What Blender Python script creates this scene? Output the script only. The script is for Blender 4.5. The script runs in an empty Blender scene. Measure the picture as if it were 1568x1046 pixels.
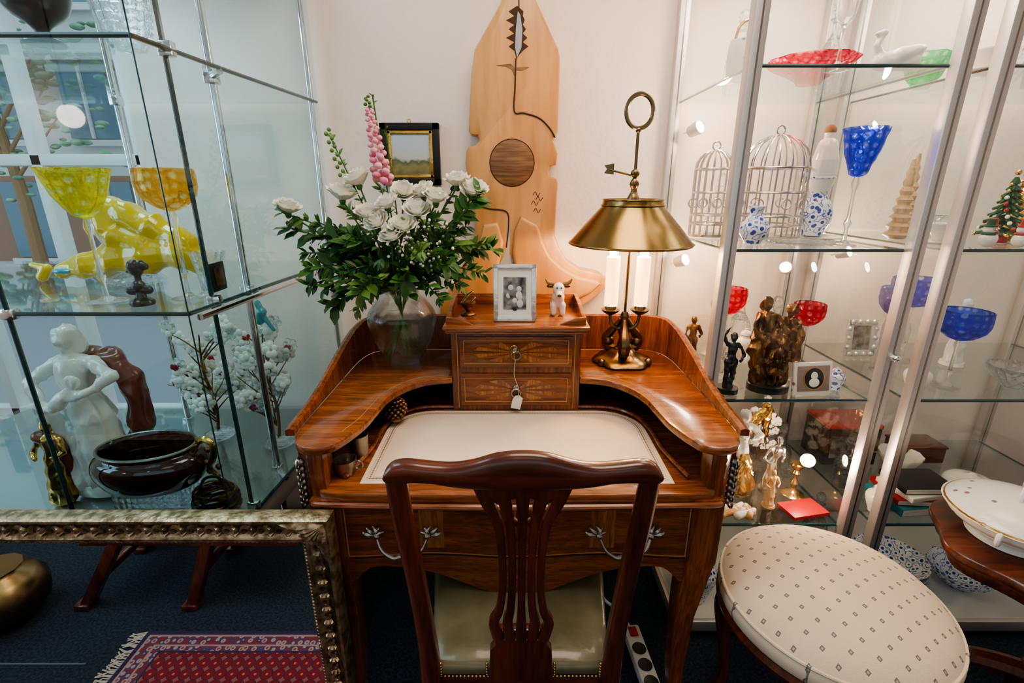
import bpy,bmesh,math,random
from mathutils import Vector,Matrix,noise
R=random.Random(7)
pi=math.pi
COL=bpy.context.scene.collection
# ------------------------------------------------------------ materials
def sset(n,k,v):
    if k in n.inputs: n.inputs[k].default_value=v
def newmat(name):
    m=bpy.data.materials.new(name); m.use_nodes=True
    nt=m.node_tree; return m,nt,nt.nodes['Principled BSDF']
def c4(c): return (c[0],c[1],c[2],1)
def P(name,color,rough=.5,metal=0,trans=0,ior=1.45,bump=None,var=None,coat=0,emit=0,ecol=None,sss=0):
    m,nt,b=newmat(name)
    sset(b,'Base Color',c4(color));sset(b,'Roughness',rough);sset(b,'Metallic',metal)
    sset(b,'Transmission Weight',trans);sset(b,'IOR',ior);sset(b,'Coat Weight',coat);sset(b,'Coat Roughness',.08)
    if emit: sset(b,'Emission Color',c4(ecol or color));sset(b,'Emission Strength',emit)
    tc=nt.nodes.new('ShaderNodeTexCoord')
    if var:
        n=nt.nodes.new('ShaderNodeTexNoise');n.inputs['Scale'].default_value=var[1];n.inputs['Detail'].default_value=4
        nt.links.new(tc.outputs['Object'],n.inputs['Vector'])
        r=nt.nodes.new('ShaderNodeValToRGB');r.color_ramp.elements[0].position=.38;r.color_ramp.elements[1].position=.62
        r.color_ramp.elements[0].color=c4(color);r.color_ramp.elements[1].color=c4(var[0])
        nt.links.new(n.outputs['Fac'],r.inputs['Fac']);nt.links.new(r.outputs['Color'],b.inputs['Base Color'])
    if bump:
        n=nt.nodes.new('ShaderNodeTexNoise');n.inputs['Scale'].default_value=bump[0];n.inputs['Detail'].default_value=3
        nt.links.new(tc.outputs['Object'],n.inputs['Vector'])
        q=nt.nodes.new('ShaderNodeBump');q.inputs['Strength'].default_value=bump[1];q.inputs['Distance'].default_value=.004
        nt.links.new(n.outputs['Fac'],q.inputs['Height']);nt.links.new(q.outputs['Normal'],b.inputs['Normal'])
    return m
def wood(name,c1,c2,axis=0,sc=9,rough=.35,coat=.25,stretch=.08,lo=.3,hi=.7,fine=.60):
    m,nt,b=newmat(name);L=nt.links.new
    tc=nt.nodes.new('ShaderNodeTexCoord');mp=nt.nodes.new('ShaderNodeMapping')
    s=[1,1,1];s[axis]=stretch;mp.inputs['Scale'].default_value=s
    L(tc.outputs['Object'],mp.inputs['Vector'])
    n=nt.nodes.new('ShaderNodeTexNoise');n.inputs['Scale'].default_value=sc*4;n.inputs['Detail'].default_value=8;n.inputs['Distortion'].default_value=.6
    L(mp.outputs['Vector'],n.inputs['Vector'])
    r=nt.nodes.new('ShaderNodeValToRGB');r.color_ramp.elements[0].position=lo;r.color_ramp.elements[1].position=hi
    r.color_ramp.elements[0].color=c4(c1);r.color_ramp.elements[1].color=c4(c2)
    L(n.outputs['Fac'],r.inputs['Fac'])
    n2=nt.nodes.new('ShaderNodeTexNoise');n2.inputs['Scale'].default_value=sc*22;n2.inputs['Detail'].default_value=4;L(mp.outputs['Vector'],n2.inputs['Vector'])
    r2=nt.nodes.new('ShaderNodeValToRGB');r2.color_ramp.elements[0].position=.38;r2.color_ramp.elements[1].position=.56
    r2.color_ramp.elements[0].color=(fine,fine*.96,fine*.92,1);r2.color_ramp.elements[1].color=(1,1,1,1);L(n2.outputs['Fac'],r2.inputs['Fac'])
    mx=nt.nodes.new('ShaderNodeMix');mx.data_type='RGBA';mx.blend_type='MULTIPLY';mx.inputs[0].default_value=1
    L(r.outputs['Color'],mx.inputs[6]);L(r2.outputs['Color'],mx.inputs[7]);L(mx.outputs[2],b.inputs['Base Color'])
    q=nt.nodes.new('ShaderNodeBump');q.inputs['Strength'].default_value=.08;q.inputs['Distance'].default_value=.002
    L(n.outputs['Fac'],q.inputs['Height']);L(q.outputs['Normal'],b.inputs['Normal'])
    sset(b,'Roughness',rough);sset(b,'Coat Weight',coat);sset(b,'Coat Roughness',.12)
    return m
def pane(name,tint,refl=.9,base=.04):
    m,nt,b=newmat(name);nt.nodes.remove(b)
    out=nt.nodes['Material Output']
    t=nt.nodes.new('ShaderNodeBsdfTransparent');t.inputs[0].default_value=c4(tint)
    g=nt.nodes.new('ShaderNodeBsdfGlossy');g.inputs['Roughness'].default_value=.02;g.inputs[0].default_value=(1,1,1,1)
    lw=nt.nodes.new('ShaderNodeLayerWeight');lw.inputs['Blend'].default_value=.5
    pw=nt.nodes.new('ShaderNodeMath');pw.operation='POWER';pw.inputs[1].default_value=4
    ma=nt.nodes.new('ShaderNodeMath');ma.operation='MULTIPLY_ADD';ma.inputs[1].default_value=refl;ma.inputs[2].default_value=base
    mx=nt.nodes.new('ShaderNodeMixShader')
    nt.links.new(lw.outputs['Facing'],pw.inputs[0]);nt.links.new(pw.outputs[0],ma.inputs[0]);nt.links.new(ma.outputs[0],mx.inputs[0])
    nt.links.new(t.outputs[0],mx.inputs[1]);nt.links.new(g.outputs[0],mx.inputs[2]);nt.links.new(mx.outputs[0],out.inputs['Surface'])
    return m
def cut(name,tint,tr=.4,sc=None,bs=.6,pale=None,rand=.25):
    # cut / blown glass: refractive glass mixed with see-through, optional faceted cutting
    m,nt,b=newmat(name);nt.nodes.remove(b);N=nt.nodes.new;L=nt.links.new
    out=nt.nodes['Material Output'];g=N('ShaderNodeBsdfGlass');g.inputs['IOR'].default_value=1.45;g.inputs['Roughness'].default_value=.01
    t=N('ShaderNodeBsdfTransparent');mx=N('ShaderNodeMixShader');mx.inputs[0].default_value=tr
    g.inputs[0].default_value=c4(tint);t.inputs[0].default_value=c4(tint)
    if sc:
        tc=N('ShaderNodeTexCoord');v=N('ShaderNodeTexVoronoi');v.inputs['Scale'].default_value=sc;v.inputs['Randomness'].default_value=rand
        L(tc.outputs['Object'],v.inputs['Vector']);q=N('ShaderNodeBump');q.inputs['Strength'].default_value=bs;q.inputs['Distance'].default_value=.006
        L(v.outputs['Distance'],q.inputs['Height']);L(q.outputs[0],g.inputs['Normal'])
        if pale:
            r=N('ShaderNodeValToRGB');e=r.color_ramp.elements;e[0].position=.30;e[1].position=.40;e[0].color=c4(pale);e[1].color=c4(tint)
            L(v.outputs['Distance'],r.inputs[0]);L(r.outputs[0],g.inputs[0]);L(r.outputs[0],t.inputs[0])
    L(g.outputs[0],mx.inputs[1]);L(t.outputs[0],mx.inputs[2]);L(mx.outputs[0],out.inputs['Surface']);return m
def voro(name,cols,sc,rough=.9,rand=1.0,smooth=False):
    m,nt,b=newmat(name);tc=nt.nodes.new('ShaderNodeTexCoord')
    v=nt.nodes.new('ShaderNodeTexVoronoi');v.inputs['Scale'].default_value=sc;v.inputs['Randomness'].default_value=rand
    nt.links.new(tc.outputs['Object'],v.inputs['Vector'])
    r=nt.nodes.new('ShaderNodeValToRGB');r.color_ramp.interpolation='LINEAR' if smooth else 'CONSTANT'
    e=r.color_ramp.elements
    while len(e)<len(cols): e.new(.5)
    for i,(p,c) in enumerate(cols): e[i].position=p;e[i].color=c4(c)
    nt.links.new(v.outputs['Distance'],r.inputs['Fac']);nt.links.new(r.outputs['Color'],b.inputs['Base Color'])
    sset(b,'Roughness',rough);return m
def zgrad(name,cols,rough=.6,nz=.15,off=0,mul=1):
    m,nt,b=newmat(name);tc=nt.nodes.new('ShaderNodeTexCoord');sp=nt.nodes.new('ShaderNodeSeparateXYZ')
    nt.links.new(tc.outputs['Object'],sp.inputs[0])
    n=nt.nodes.new('ShaderNodeTexNoise');n.inputs['Scale'].default_value=30;nt.links.new(tc.outputs['Object'],n.inputs['Vector'])
    a0=nt.nodes.new('ShaderNodeMath');a0.operation='MULTIPLY_ADD';a0.inputs[1].default_value=mul;a0.inputs[2].default_value=off;nt.links.new(sp.outputs['Z'],a0.inputs[0])
    a=nt.nodes.new('ShaderNodeMath');a.operation='MULTIPLY_ADD';a.inputs[1].default_value=nz;nt.links.new(n.outputs['Fac'],a.inputs[0]);nt.links.new(a0.outputs[0],a.inputs[2])
    r=nt.nodes.new('ShaderNodeValToRGB');e=r.color_ramp.elements
    while len(e)<len(cols): e.new(.5)
    for i,(p,c) in enumerate(cols): e[i].position=p;e[i].color=c4(c)
    nt.links.new(a.outputs[0],r.inputs['Fac']);nt.links.new(r.outputs['Color'],b.inputs['Base Color']);sset(b,'Roughness',rough);return m
def fabric_dots():
    m,nt,b=newmat('cream_fabric_with_diamonds');N=nt.nodes.new;L=nt.links.new
    tc=N('ShaderNodeTexCoord');mp=N('ShaderNodeMapping');mp.inputs['Rotation'].default_value=(0,0,math.radians(62));mp.inputs['Scale'].default_value=(28,28,28)
    L(tc.outputs['Object'],mp.inputs['Vector']);sp=N('ShaderNodeSeparateXYZ');L(mp.outputs[0],sp.inputs[0])
    def cell(o):
        f=N('ShaderNodeMath');f.operation='FRACT';L(o,f.inputs[0])
        s=N('ShaderNodeMath');s.operation='SUBTRACT';s.inputs[1].default_value=.5;L(f.outputs[0],s.inputs[0])
        a=N('ShaderNodeMath');a.operation='ABSOLUTE';L(s.outputs[0],a.inputs[0]);return a.outputs[0]
    mx=N('ShaderNodeMath');mx.operation='MAXIMUM';L(cell(sp.outputs['X']),mx.inputs[0]);L(cell(sp.outputs['Y']),mx.inputs[1])
    r=N('ShaderNodeValToRGB');r.color_ramp.interpolation='CONSTANT';e=r.color_ramp.elements;e.new(.5)
    for i,(p,c) in enumerate([(0,(.50,.42,.32)),(.05,(.20,.17,.16)),(.11,(.74,.60,.46))]): e[i].position=p;e[i].color=c4(c)
    L(mx.outputs[0],r.inputs[0]);L(r.outputs[0],b.inputs['Base Color'])
    n=N('ShaderNodeTexVoronoi');n.inputs['Scale'].default_value=420;L(tc.outputs['Object'],n.inputs['Vector'])
    q=N('ShaderNodeBump');q.inputs['Strength'].default_value=.35;q.inputs['Distance'].default_value=.001;L(n.outputs['Distance'],q.inputs['Height']);L(q.outputs[0],b.inputs['Normal'])
    sset(b,'Roughness',.85);return m
M={}
M['wall']=P('white_plaster',(.84,.73,.665),.9,bump=(60,.35))
M['ceil']=P('ceiling_white',(.8,.76,.70),.9)
M['carpet']=P('blue_carpet',(.006,.013,.024),.95,bump=(350,1),var=((.026,.042,.062),130))
M['desk']=wood('desk_walnut',(.15,.038,.009),(.40,.13,.034),0,rough=.27,coat=.45)
M['deskv']=wood('desk_walnut_upright',(.13,.031,.008),(.33,.10,.025),2,rough=.27,coat=.45)
M['desky']=wood('desk_walnut_depth',(.14,.034,.008),(.38,.12,.03),1)
M['veneer']=wood('veneer_a',(.22,.062,.014),(.50,.21,.065),2,sc=14)
M['veneer2']=wood('veneer_b',(.13,.034,.008),(.32,.10,.026),0,sc=14)
M['dark']=wood('desk_inner_dark',(.03,.009,.004),(.06,.02,.007),0)
M['inlay']=P('inlay_light',(.50,.27,.10),.4)
M['leather']=P('writing_leather',(.84,.70,.57),.5,bump=(140,.15),var=((.77,.63,.50),5))
M['tool']=P('tooled_border',(.25,.18,.12),.5)
M['mahog']=wood('mahogany',(.065,.013,.005),(.18,.040,.012),2,sc=6,rough=.28,coat=.45)
M['mahogx']=wood('mahogany_x',(.065,.013,.005),(.18,.040,.012),0,sc=6,rough=.28,coat=.45)
M['seat']=P('olive_leather',(.10,.092,.05),.3,bump=(60,.15),var=((.16,.145,.085),9),coat=.2)
M['brass']=P('brass',(.25,.165,.065),.24,1,bump=(9,.15))
M['gbrass']=P('polished_brass',(.55,.36,.13),.22,1)
M['dbrass']=P('tarnished_brass',(.26,.19,.09),.32,1,bump=(20,.2))
M['abrass']=P('antique_brass',(.19,.135,.07),.30,1,bump=(40,.3))
M['pewter']=P('dark_silver',(.34,.31,.27),.33,1,bump=(60,.3))
M['chrome']=P('chrome',(.75,.76,.78),.14,1)
M['alu']=P('aluminium',(.62,.58,.56),.42,.75)
M['edge']=P('glass_edge_green',(.01,.045,.05),.15)
M['paneL']=pane('pane_teal',(.80,.95,.975),.85,.08)
M['paneR']=pane('pane_clear',(.965,.98,.975),.75,.055)
M['shelfg']=pane('shelf_glass',(.90,.96,.955),.6,.06)
M['mirror']=P('mirror_silver',(.9,.9,.9),.01,1)
M['gilt']=P('antique_gilt',(.56,.43,.28),.34,.85,bump=(90,.5),var=((.20,.14,.08),50))
M['clear']=cut('clear_glass',(1,1,1),.35)
M['crystal']=cut('cut_crystal',(.97,.99,1),.40,60,.8)
M['vaseg']=cut('vase_crystal',(.985,1,1),.38,24,.5)
M['yglass']=cut('yellow_cut_glass',(1,.93,.30),.45,40,1.,(1,1,.90))
M['aglass']=cut('amber_cut_glass',(1,.80,.40),.45,46,1.,(1,.98,.92))
M['rglass']=cut('ruby_cut_glass',(.90,.22,.32),.45,50,1.,(1,.86,.88))
M['bglass']=cut('cobalt_cut_glass',(.28,.38,.92),.45,44,1.,(.84,.89,1))
M['gglass']=cut('green_cut_glass',(.35,.85,.55),.45,50,1.,(.9,1,.93))
M['yellow']=P('yellow_murano',(1,.66,.0),.08,trans=.25,coat=1)
M['teal']=P('teal_glass',(.02,.35,.42),.1,coat=1)
M['black']=P('black_bronze',(.012,.012,.012),.3,coat=.4)
M['blackw']=P('black_paint',(.015,.012,.01),.4)
M['porc']=P('white_porcelain',(.86,.82,.76),.15,coat=.6)
M['delft']=voro('blue_white_porcelain',[(0,(.03,.07,.35)),(.32,(.8,.82,.85)),(.62,(.08,.14,.45)),(.7,(.8,.82,.85))],55,.15)
M['flor']=voro('floral_porcelain',[(0,(.42,.16,.15)),(.10,(.30,.34,.25)),(.15,(.84,.79,.73))],26,.15)
M['cloak']=P('russet_glaze',(.20,.045,.022),.25,coat=.5)
M['gold']=P('gold',(.72,.44,.13),.24,1,bump=(60,.25))
M['brownc']=P('brown_glaze',(.055,.012,.006),.06,coat=1,var=((.012,.005,.004),8))
M['bronze']=P('bronze',(.10,.05,.025),.32,.85,bump=(90,.5),var=((.34,.18,.07),14))
M['carve']=wood('pear_wood',(.50,.215,.065),(.70,.36,.13),2,sc=1.6,rough=.42,coat=.12,stretch=.14,lo=.25,hi=.7,fine=.86)
M['carve2']=wood('pear_wood_inlay',(.17,.075,.03),(.34,.17,.07),0,sc=8,rough=.45,coat=.1)
M['groove']=P('groove_dark',(.06,.025,.01),.8)
M['grey']=P('slot_grey',(.35,.36,.38),.7)
M['leaf']=P('leaf_green',(.022,.085,.014),.4,var=((.055,.16,.03),14))
M['leaf2']=P('leaf_light',(.07,.17,.03),.45,var=((.14,.26,.06),14))
M['stem']=P('stem_green',(.06,.16,.035),.5)
M['petal']=P('white_petal',(.93,.90,.80),.6)
M['pink']=P('pink_petal',(.75,.2,.32),.6,var=((.88,.45,.5),30))
M['candle']=P('glowing_candle_tube',(.95,.72,.42),.5,emit=4.0,ecol=(1,.60,.24))  # sleeves emit, standing in for the bulbs' light falling on them
M['bulb']=P('bulb',(1,.9,.7),.3,emit=90,ecol=(1,.74,.40))
M['spot']=P('spot_led',(1,1,1),.3,emit=60,ecol=(1,.92,.82))
M['globe']=P('opal_globe',(1,1,1),.3,emit=12,ecol=(1,.90,.78))
M['fabric']=fabric_dots()
M['paper']=P('paper_white',(.8,.77,.70),.8)
M['bw']=P('bw_photo',(.03,.03,.03),.3,var=((.28,.28,.27),38))
M['bwl']=P('bw_photo_light',(.6,.6,.58),.4)
M['silverf']=P('silver_frame',(.75,.73,.7),.25,.7,bump=(80,.3))
M['silver']=P('silver_wire',(.60,.57,.54),.25,1)
M['red']=P('red',(.42,.02,.02),.4)
M['tealb']=P('teal_book',(.02,.22,.25),.5)
M['blk']=P('black_plastic',(.02,.02,.02),.4)
M['plast']=P('white_plastic',(.75,.75,.73),.4)
M['xmas']=P('fir_green',(.02,.10,.035),.7)
M['cork']=P('cork',(.35,.2,.09),.8)
M['fringe']=P('wool_fringe',(.50,.45,.38),.95)
M['seam']=P('carpet_seam',(.10,.13,.17),.95)
M['rugf']=voro('rug_field',[(0,(.38,.24,.19)),(.10,(.03,.025,.07)),(.22,(.42,.16,.13)),(.30,(.20,.010,.016)),(.52,(.05,.02,.05)),(.60,(.30,.08,.06))],28,.95,.0)
M['rugb']=voro('rug_border',[(0,(.30,.05,.06)),(.2,(.36,.25,.22)),(.38,(.07,.04,.10)),(.55,(.20,.025,.035))],44,.95,.6)
M['rugc']=P('rug_cream',(.32,.23,.21),.95)
M['rugd']=P('rug_navy',(.035,.022,.055),.95)
M['facade']=P('facade',(.72,.72,.70),.9)
M['brick']=P('facade_orange',(.40,.22,.15),.9)
M['foli']=P('tree_foliage',(.12,.30,.16),.8,var=((.42,.60,.44),3))
M['wing']=P('window_dark',(.16,.27,.33),.1)
M['street']=P('street_grey',(.3,.32,.34),.9)
M['clearpink']=cut('pink_red_bowl',(.90,.26,.33),.35,50,.5,(1,.6,.65))
M['wax']=P('honey_wax',(.58,.33,.14),.5,bump=(60,.8))
M['paint']=zgrad('landscape_painting',[(0,(.05,.045,.02)),(.30,(.26,.22,.09)),(.44,(.10,.12,.07)),(.52,(.52,.52,.48)),(.95,(.45,.55,.64))],.5,.35,.42,7)
# ------------------------------------------------------------ mesh builder
def cr(pts,n,cyc=False):
    pts=[tuple(p) if hasattr(p,'__len__') else (p,) for p in pts];N=len(pts);out=[]
    segs=N if cyc else N-1
    for i in range(segs):
        g=lambda k:pts[k%N] if cyc else pts[min(max(k,0),N-1)]
        a,b,c,d=g(i-1),g(i),g(i+1),g(i+2)
        for j in range(n):
            t=j/n;out.append(tuple(.5*((2*b[k])+(-a[k]+c[k])*t+(2*a[k]-5*b[k]+4*c[k]-d[k])*t*t+(-a[k]+3*b[k]-3*c[k]+d[k])*t**3) for k in range(len(b))))
    if not cyc: out.append(pts[-1])
    return out
class MB:
    def __init__(s): s.v=[];s.f=[];s.mi=[];s.sm=[];s.mats=[];s.T=Matrix.Identity(4)
    def add(s,vs,fs,mat,smooth=True):
        m=M[mat] if isinstance(mat,str) else mat
        if m not in s.mats: s.mats.append(m)
        o=len(s.v);k=s.mats.index(m)
        s.v+= [tuple(s.T@Vector(p)) for p in vs]
        for f in fs: s.f.append([o+i for i in f]);s.mi.append(k);s.sm.append(smooth)
    def bm(s,bm,mat,smooth=False):
        bm.verts.ensure_lookup_table();bm.verts.index_update()
        s.add([v.co[:] for v in bm.verts],[[v.index for v in f.verts] for f in bm.faces],mat,smooth);bm.free()
    def box(s,c,size,mat,bev=.002,rot=(0,0,0)):
        bm=bmesh.new();bmesh.ops.create_cube(bm,size=1)
        for v in bm.verts: v.co=Vector((v.co.x*size[0],v.co.y*size[1],v.co.z*size[2]))
        if bev>0: bmesh.ops.bevel(bm,geom=bm.edges[:],offset=min(bev,min(size)*.45),segments=2,affect='EDGES',profile=.5)
        X=Matrix.Translation(c)@Matrix.Rotation(rot[2],4,'Z')@Matrix.Rotation(rot[1],4,'Y')@Matrix.Rotation(rot[0],4,'X')
        bm.transform(X);s.bm(bm,mat)
    def bb(s,x0,x1,y0,y1,z0,z1,mat,bev=.002): s.box(((x0+x1)/2,(y0+y1)/2,(z0+z1)/2),(abs(x1-x0),abs(y1-y0),abs(z1-z0)),mat,bev)
    def prism(s,poly,a,b,mat,axis='z',bev=.003,smooth=False,segs=2):
        bm=bmesh.new()
        f=(lambda p,h:(p[0],p[1],h)) if axis=='z' else ((lambda p,h:(p[0],h,p[1])) if axis=='y' else (lambda p,h:(h,p[0],p[1])))
        A=[bm.verts.new(f(p,a)) for p in poly];B=[bm.verts.new(f(p,b)) for p in poly];n=len(poly)
        fa=bm.faces.new(A);fb=bm.faces.new(B)
        for i in range(n): bm.faces.new((A[i],A[(i+1)%n],B[(i+1)%n],B[i]))
        bmesh.ops.recalc_face_normals(bm,faces=bm.faces[:])
        if bev>0:
            try: bmesh.ops.bevel(bm,geom=list(set(fa.edges[:]+fb.edges[:])),offset=bev,segments=segs,affect='EDGES',profile=.5)
            except Exception: pass
        s.bm(bm,mat,smooth)
    def loft(s,rings,mat,cyc=False,cap=True,smooth=True):
        n=len(rings[0]);vs=[p for r in rings for p in r];fs=[];m=len(rings)
        for i in range(m if cyc else m-1):
            for k in range(n):
                a=i*n+k;b=i*n+(k+1)%n;c=((i+1)%m)*n+(k+1)%n;d=((i+1)%m)*n+k;fs.append((a,b,c,d))
        if cap and not cyc: fs.append(list(range(n)));fs.append(list(range((m-1)*n,m*n)))
        s.add(vs,fs,mat,smooth)
    def lathe(s,prof,mat,c=(0,0,0),seg=28,sx=1,sy=1,rib=None,sm=0,smooth=True):
        if sm: prof=[(max(p[0],0),p[1]) for p in cr(prof,sm)]
        vs=[];rings=[]
        for r,z in prof:
            if r<1e-5: rings.append([len(vs)]);vs.append((c[0],c[1],c[2]+z))
            else:
                g=[]
                for k in range(seg):
                    a=2*pi*k/seg;rr=r*(1+(rib[1]*math.cos(rib[0]*a) if rib else 0))
                    g.append(len(vs));vs.append((c[0]+rr*math.cos(a)*sx,c[1]+rr*math.sin(a)*sy,c[2]+z))
                rings.append(g)
        fs=[]
        for A,B in zip(rings,rings[1:]):
            if len(A)==1 and len(B)==1: continue
            for k in range(seg):
                l=(k+1)%seg
                if len(A)==1: fs.append((A[0],B[l],B[k]))
                elif len(B)==1: fs.append((A[k],A[l],B[0]))
                else: fs.append((A[k],A[l],B[l],B[k]))
        s.add(vs,fs,mat,smooth)
    def tube(s,pts,r,mat,seg=8,cyc=False,sm=0,flat=1):
        rl=r if isinstance(r,(list,tuple)) else [r]*len(pts)
        q=[tuple(p)+(rl[i],) for i,p in enumerate(pts)]
        if sm: q=cr(q,sm,cyc)
        Pn=[Vector(p[:3]) for p in q];n=len(Pn);rings=[];N=None
        for i in range(n):
            a=Pn[(i-1)%n] if (cyc or i>0) else Pn[i];b=Pn[(i+1)%n] if (cyc or i<n-1) else Pn[i]
            t=(b-a)
            if t.length<1e-9: t=Vector((0,0,1))
            t.normalize()
            if N is None:
                N=Vector((0,1,0)) if abs(t.y)<.9 else Vector((1,0,0))
            N=(N-t*N.dot(t))
            if N.length<1e-6: N=t.orthogonal()
            N.normalize();B=t.cross(N);rr=max(q[i][3],1e-4)
            rings.append([tuple(Pn[i]+N*math.cos(2*pi*k/seg)*rr*flat+B*math.sin(2*pi*k/seg)*rr) for k in range(seg)])
        s.loft(rings,mat,cyc=cyc)
    def ribbon(s,path,hw,ht,mat,sm=5):
        q=cr([tuple(p)+(hw[i] if isinstance(hw,list) else hw,) for i,p in enumerate(path)],sm);rings=[]
        for i,p in enumerate(q):
            a=q[max(i-1,0)];b=q[min(i+1,len(q)-1)];t=Vector((b[0]-a[0],0,b[2]-a[2]));t.normalize();n=Vector((t.z,0,-t.x))*p[3]
            c=Vector(p[:3]);e=.7
            rings.append([tuple(c+n*u+Vector((0,w*ht,0))) for u,w in ((-1,-e),(-e,-1),(e,-1),(1,-e),(1,e),(e,1),(-e,1),(-1,e))])
        s.loft(rings,mat)
    def wallp(s,path,z0,z1,th,mat):
        n=len(path);rings=[]
        for i,p in enumerate(path):
            a=path[max(i-1,0)];b=path[min(i+1,n-1)];t=Vector((b[0]-a[0],b[1]-a[1]));t.normalize();nn=Vector((-t.y,t.x))*th
            zt=z1[i] if isinstance(z1,list) else z1;o=(p[0],p[1]);w=(p[0]+nn.x,p[1]+nn.y);mx=((o[0]+w[0])/2,(o[1]+w[1])/2)
            rings.append([(o[0],o[1],z0),(o[0],o[1],zt-.004),(mx[0],mx[1],zt),(w[0],w[1],zt-.004),(w[0],w[1],z0)])
        s.loft(rings,mat,smooth=True)
    def ball(s,c,r,mat,seg=14,sc=(1,1,1)):
        bm=bmesh.new();bmesh.ops.create_uvsphere(bm,u_segments=seg,v_segments=max(6,seg//2+2),radius=r)
        for v in bm.verts: v.co=Vector((v.co.x*sc[0]+c[0],v.co.y*sc[1]+c[1],v.co.z*sc[2]+c[2]))
        s.bm(bm,mat,True)
    def torus(s,c,R1,r,mat,axis='z',seg=24,sx=1,sy=1):
        pts=[]
        for k in range(seg):
            a=2*pi*k/seg;u=R1*math.cos(a)*sx;v=R1*math.sin(a)*sy
            pts.append((c[0]+u,c[1]+v,c[2]) if axis=='z' else ((c[0]+u,c[1],c[2]+v) if axis=='y' else (c[0],c[1]+u,c[2]+v)))
        s.tube(pts,r,mat,cyc=True,seg=7)
    def blob(s,caps,vox,mat,smooth_it=4,ns=None,ysc=1):
        big=bmesh.new()
        me=bpy.data.meshes.new('t')
        for p0,r0,p1,r1 in caps:
            bm=bmesh.new()
            for p,r in ((p0,r0),(p1,r1)):
                g=bmesh.ops.create_icosphere(bm,subdivisions=2,radius=r)
                for v in g['verts']: v.co+=Vector(p)
            h=bmesh.ops.convex_hull(bm,input=bm.verts[:])
            hull=set(x for x in h['geom'] if isinstance(x,bmesh.types.BMFace))
            bmesh.ops.delete(bm,geom=[f for f in bm.faces if f not in hull],context='FACES')
            bmesh.ops.delete(bm,geom=[v for v in bm.verts if not v.link_faces],context='VERTS')
            bmesh.ops.recalc_face_normals(bm,faces=bm.faces[:])
            bm.to_mesh(me);big.from_mesh(me);bm.free()
        me2=bpy.data.meshes.new('t2');big.to_mesh(me2);big.free()
        ob=bpy.data.objects.new('tmp_blob',me2);COL.objects.link(ob)
        md=ob.modifiers.new('r','REMESH');md.mode='VOXEL';md.voxel_size=vox
        m2=ob.modifiers.new('s','SMOOTH');m2.iterations=smooth_it;m2.factor=.5
        dg=bpy.context.evaluated_depsgraph_get();dg.update()
        e=ob.evaluated_get(dg).to_mesh()
        vs=[]
        for v in e.vertices:
            c=v.co.copy()
            if ns:
                q=Vector((c.x*ns[0],c.y*ns[0],c.z*ns[0]*ns[2]));c+=v.normal*(1-abs(noise.noise(q))*4)*ns[1]
            vs.append(tuple(c))
        s.add(vs,[list(p.vertices) for p in e.polygons],mat,True)
        bpy.data.objects.remove(ob)
    def make(s,name,loc=(0,0,0),rot=(0,0,0),parent=None,scale=1):
        me=bpy.data.meshes.new(name);me.from_pydata(s.v,[],s.f)
        for m in s.mats: me.materials.append(m)
        me.polygons.foreach_set('material_index',s.mi);me.polygons.foreach_set('use_smooth',s.sm)
        bm=bmesh.new();bm.from_mesh(me);bmesh.ops.recalc_face_normals(bm,faces=bm.faces[:]);bm.to_mesh(me);bm.free()
        try: me.set_sharp_from_angle(angle=math.radians(42))
        except Exception: pass
        me.update()
        ob=bpy.data.objects.new(name,me);COL.objects.link(ob);ob.location=loc;ob.rotation_euler=rot;ob.scale=(scale,)*3
        if parent: ob.parent=parent
        return ob
def empty(name,loc=(0,0,0)):
    e=bpy.data.objects.new(name,None);COL.objects.link(e);e.location=loc;e.empty_display_size=.1;return e
# ------------------------------------------------------------ room
YW=1.83
b=MB();b.bb(-3.1,2.5,-2.6,2.0,-.06,0,'carpet',0);b.make('floor')
b=MB();b.bb(-3.1,2.5,-2.6,2.0,2.7,2.76,'ceil',0);b.make('ceiling')
b=MB();b.bb(-1.32,2.5,YW,YW+.12,0,2.7,'wall',0);b.bb(-3.1,-2.9,YW,YW+.12,0,2.7,'wall',0);b.bb(-2.9,-1.32,YW,YW+.12,0,.5,'wall',0);b.bb(-2.9,-1.32,YW,YW+.12,2.5,2.7,'wall',0);b.make('wall_back')
b=MB();b.bb(-3.1,-3.0,-2.6,YW,0,2.7,'wall',0);b.make('wall_left')
b=MB();b.bb(2.4,2.5,-2.6,YW,0,2.7,'wall',0);b.make('wall_right')
b=MB()
b.bb(-3,-2.6,-2.6,-2.5,0,2.7,'wall',0);b.bb(2.0,2.4,-2.6,-2.5,0,2.7,'wall',0);b.bb(-2.6,2.0,-2.6,-2.5,2.45,2.7,'wall',0);b.bb(-2.6,2.0,-2.6,-2.5,0,1.3,'wall',0)
b.make('wall_front')
b=MB()
for x in (-2.88,-2.1,-1.72,-1.34): b.bb(x-.02,x+.02,YW+.03,YW+.08,.5,2.5,'plast',.004)
for z in (.52,1.52,2.48): b.bb(-2.88,-1.34,YW+.03,YW+.08,z-.02,z+.02,'plast',.004)
b.make('window_1')
b=MB()
for x in (-2.58,-1.1,.4,1.98): b.bb(x-.025,x+.025,-2.58,-2.52,1.3,2.45,'plast',.004)
for z in (1.32,2.43): b.bb(-2.58,1.98,-2.58,-2.52,z-.02,z+.02,'plast',.004)
b.make('unseen_front_window')  # unseen window added to let in fill; sill raised so light comes from above
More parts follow.
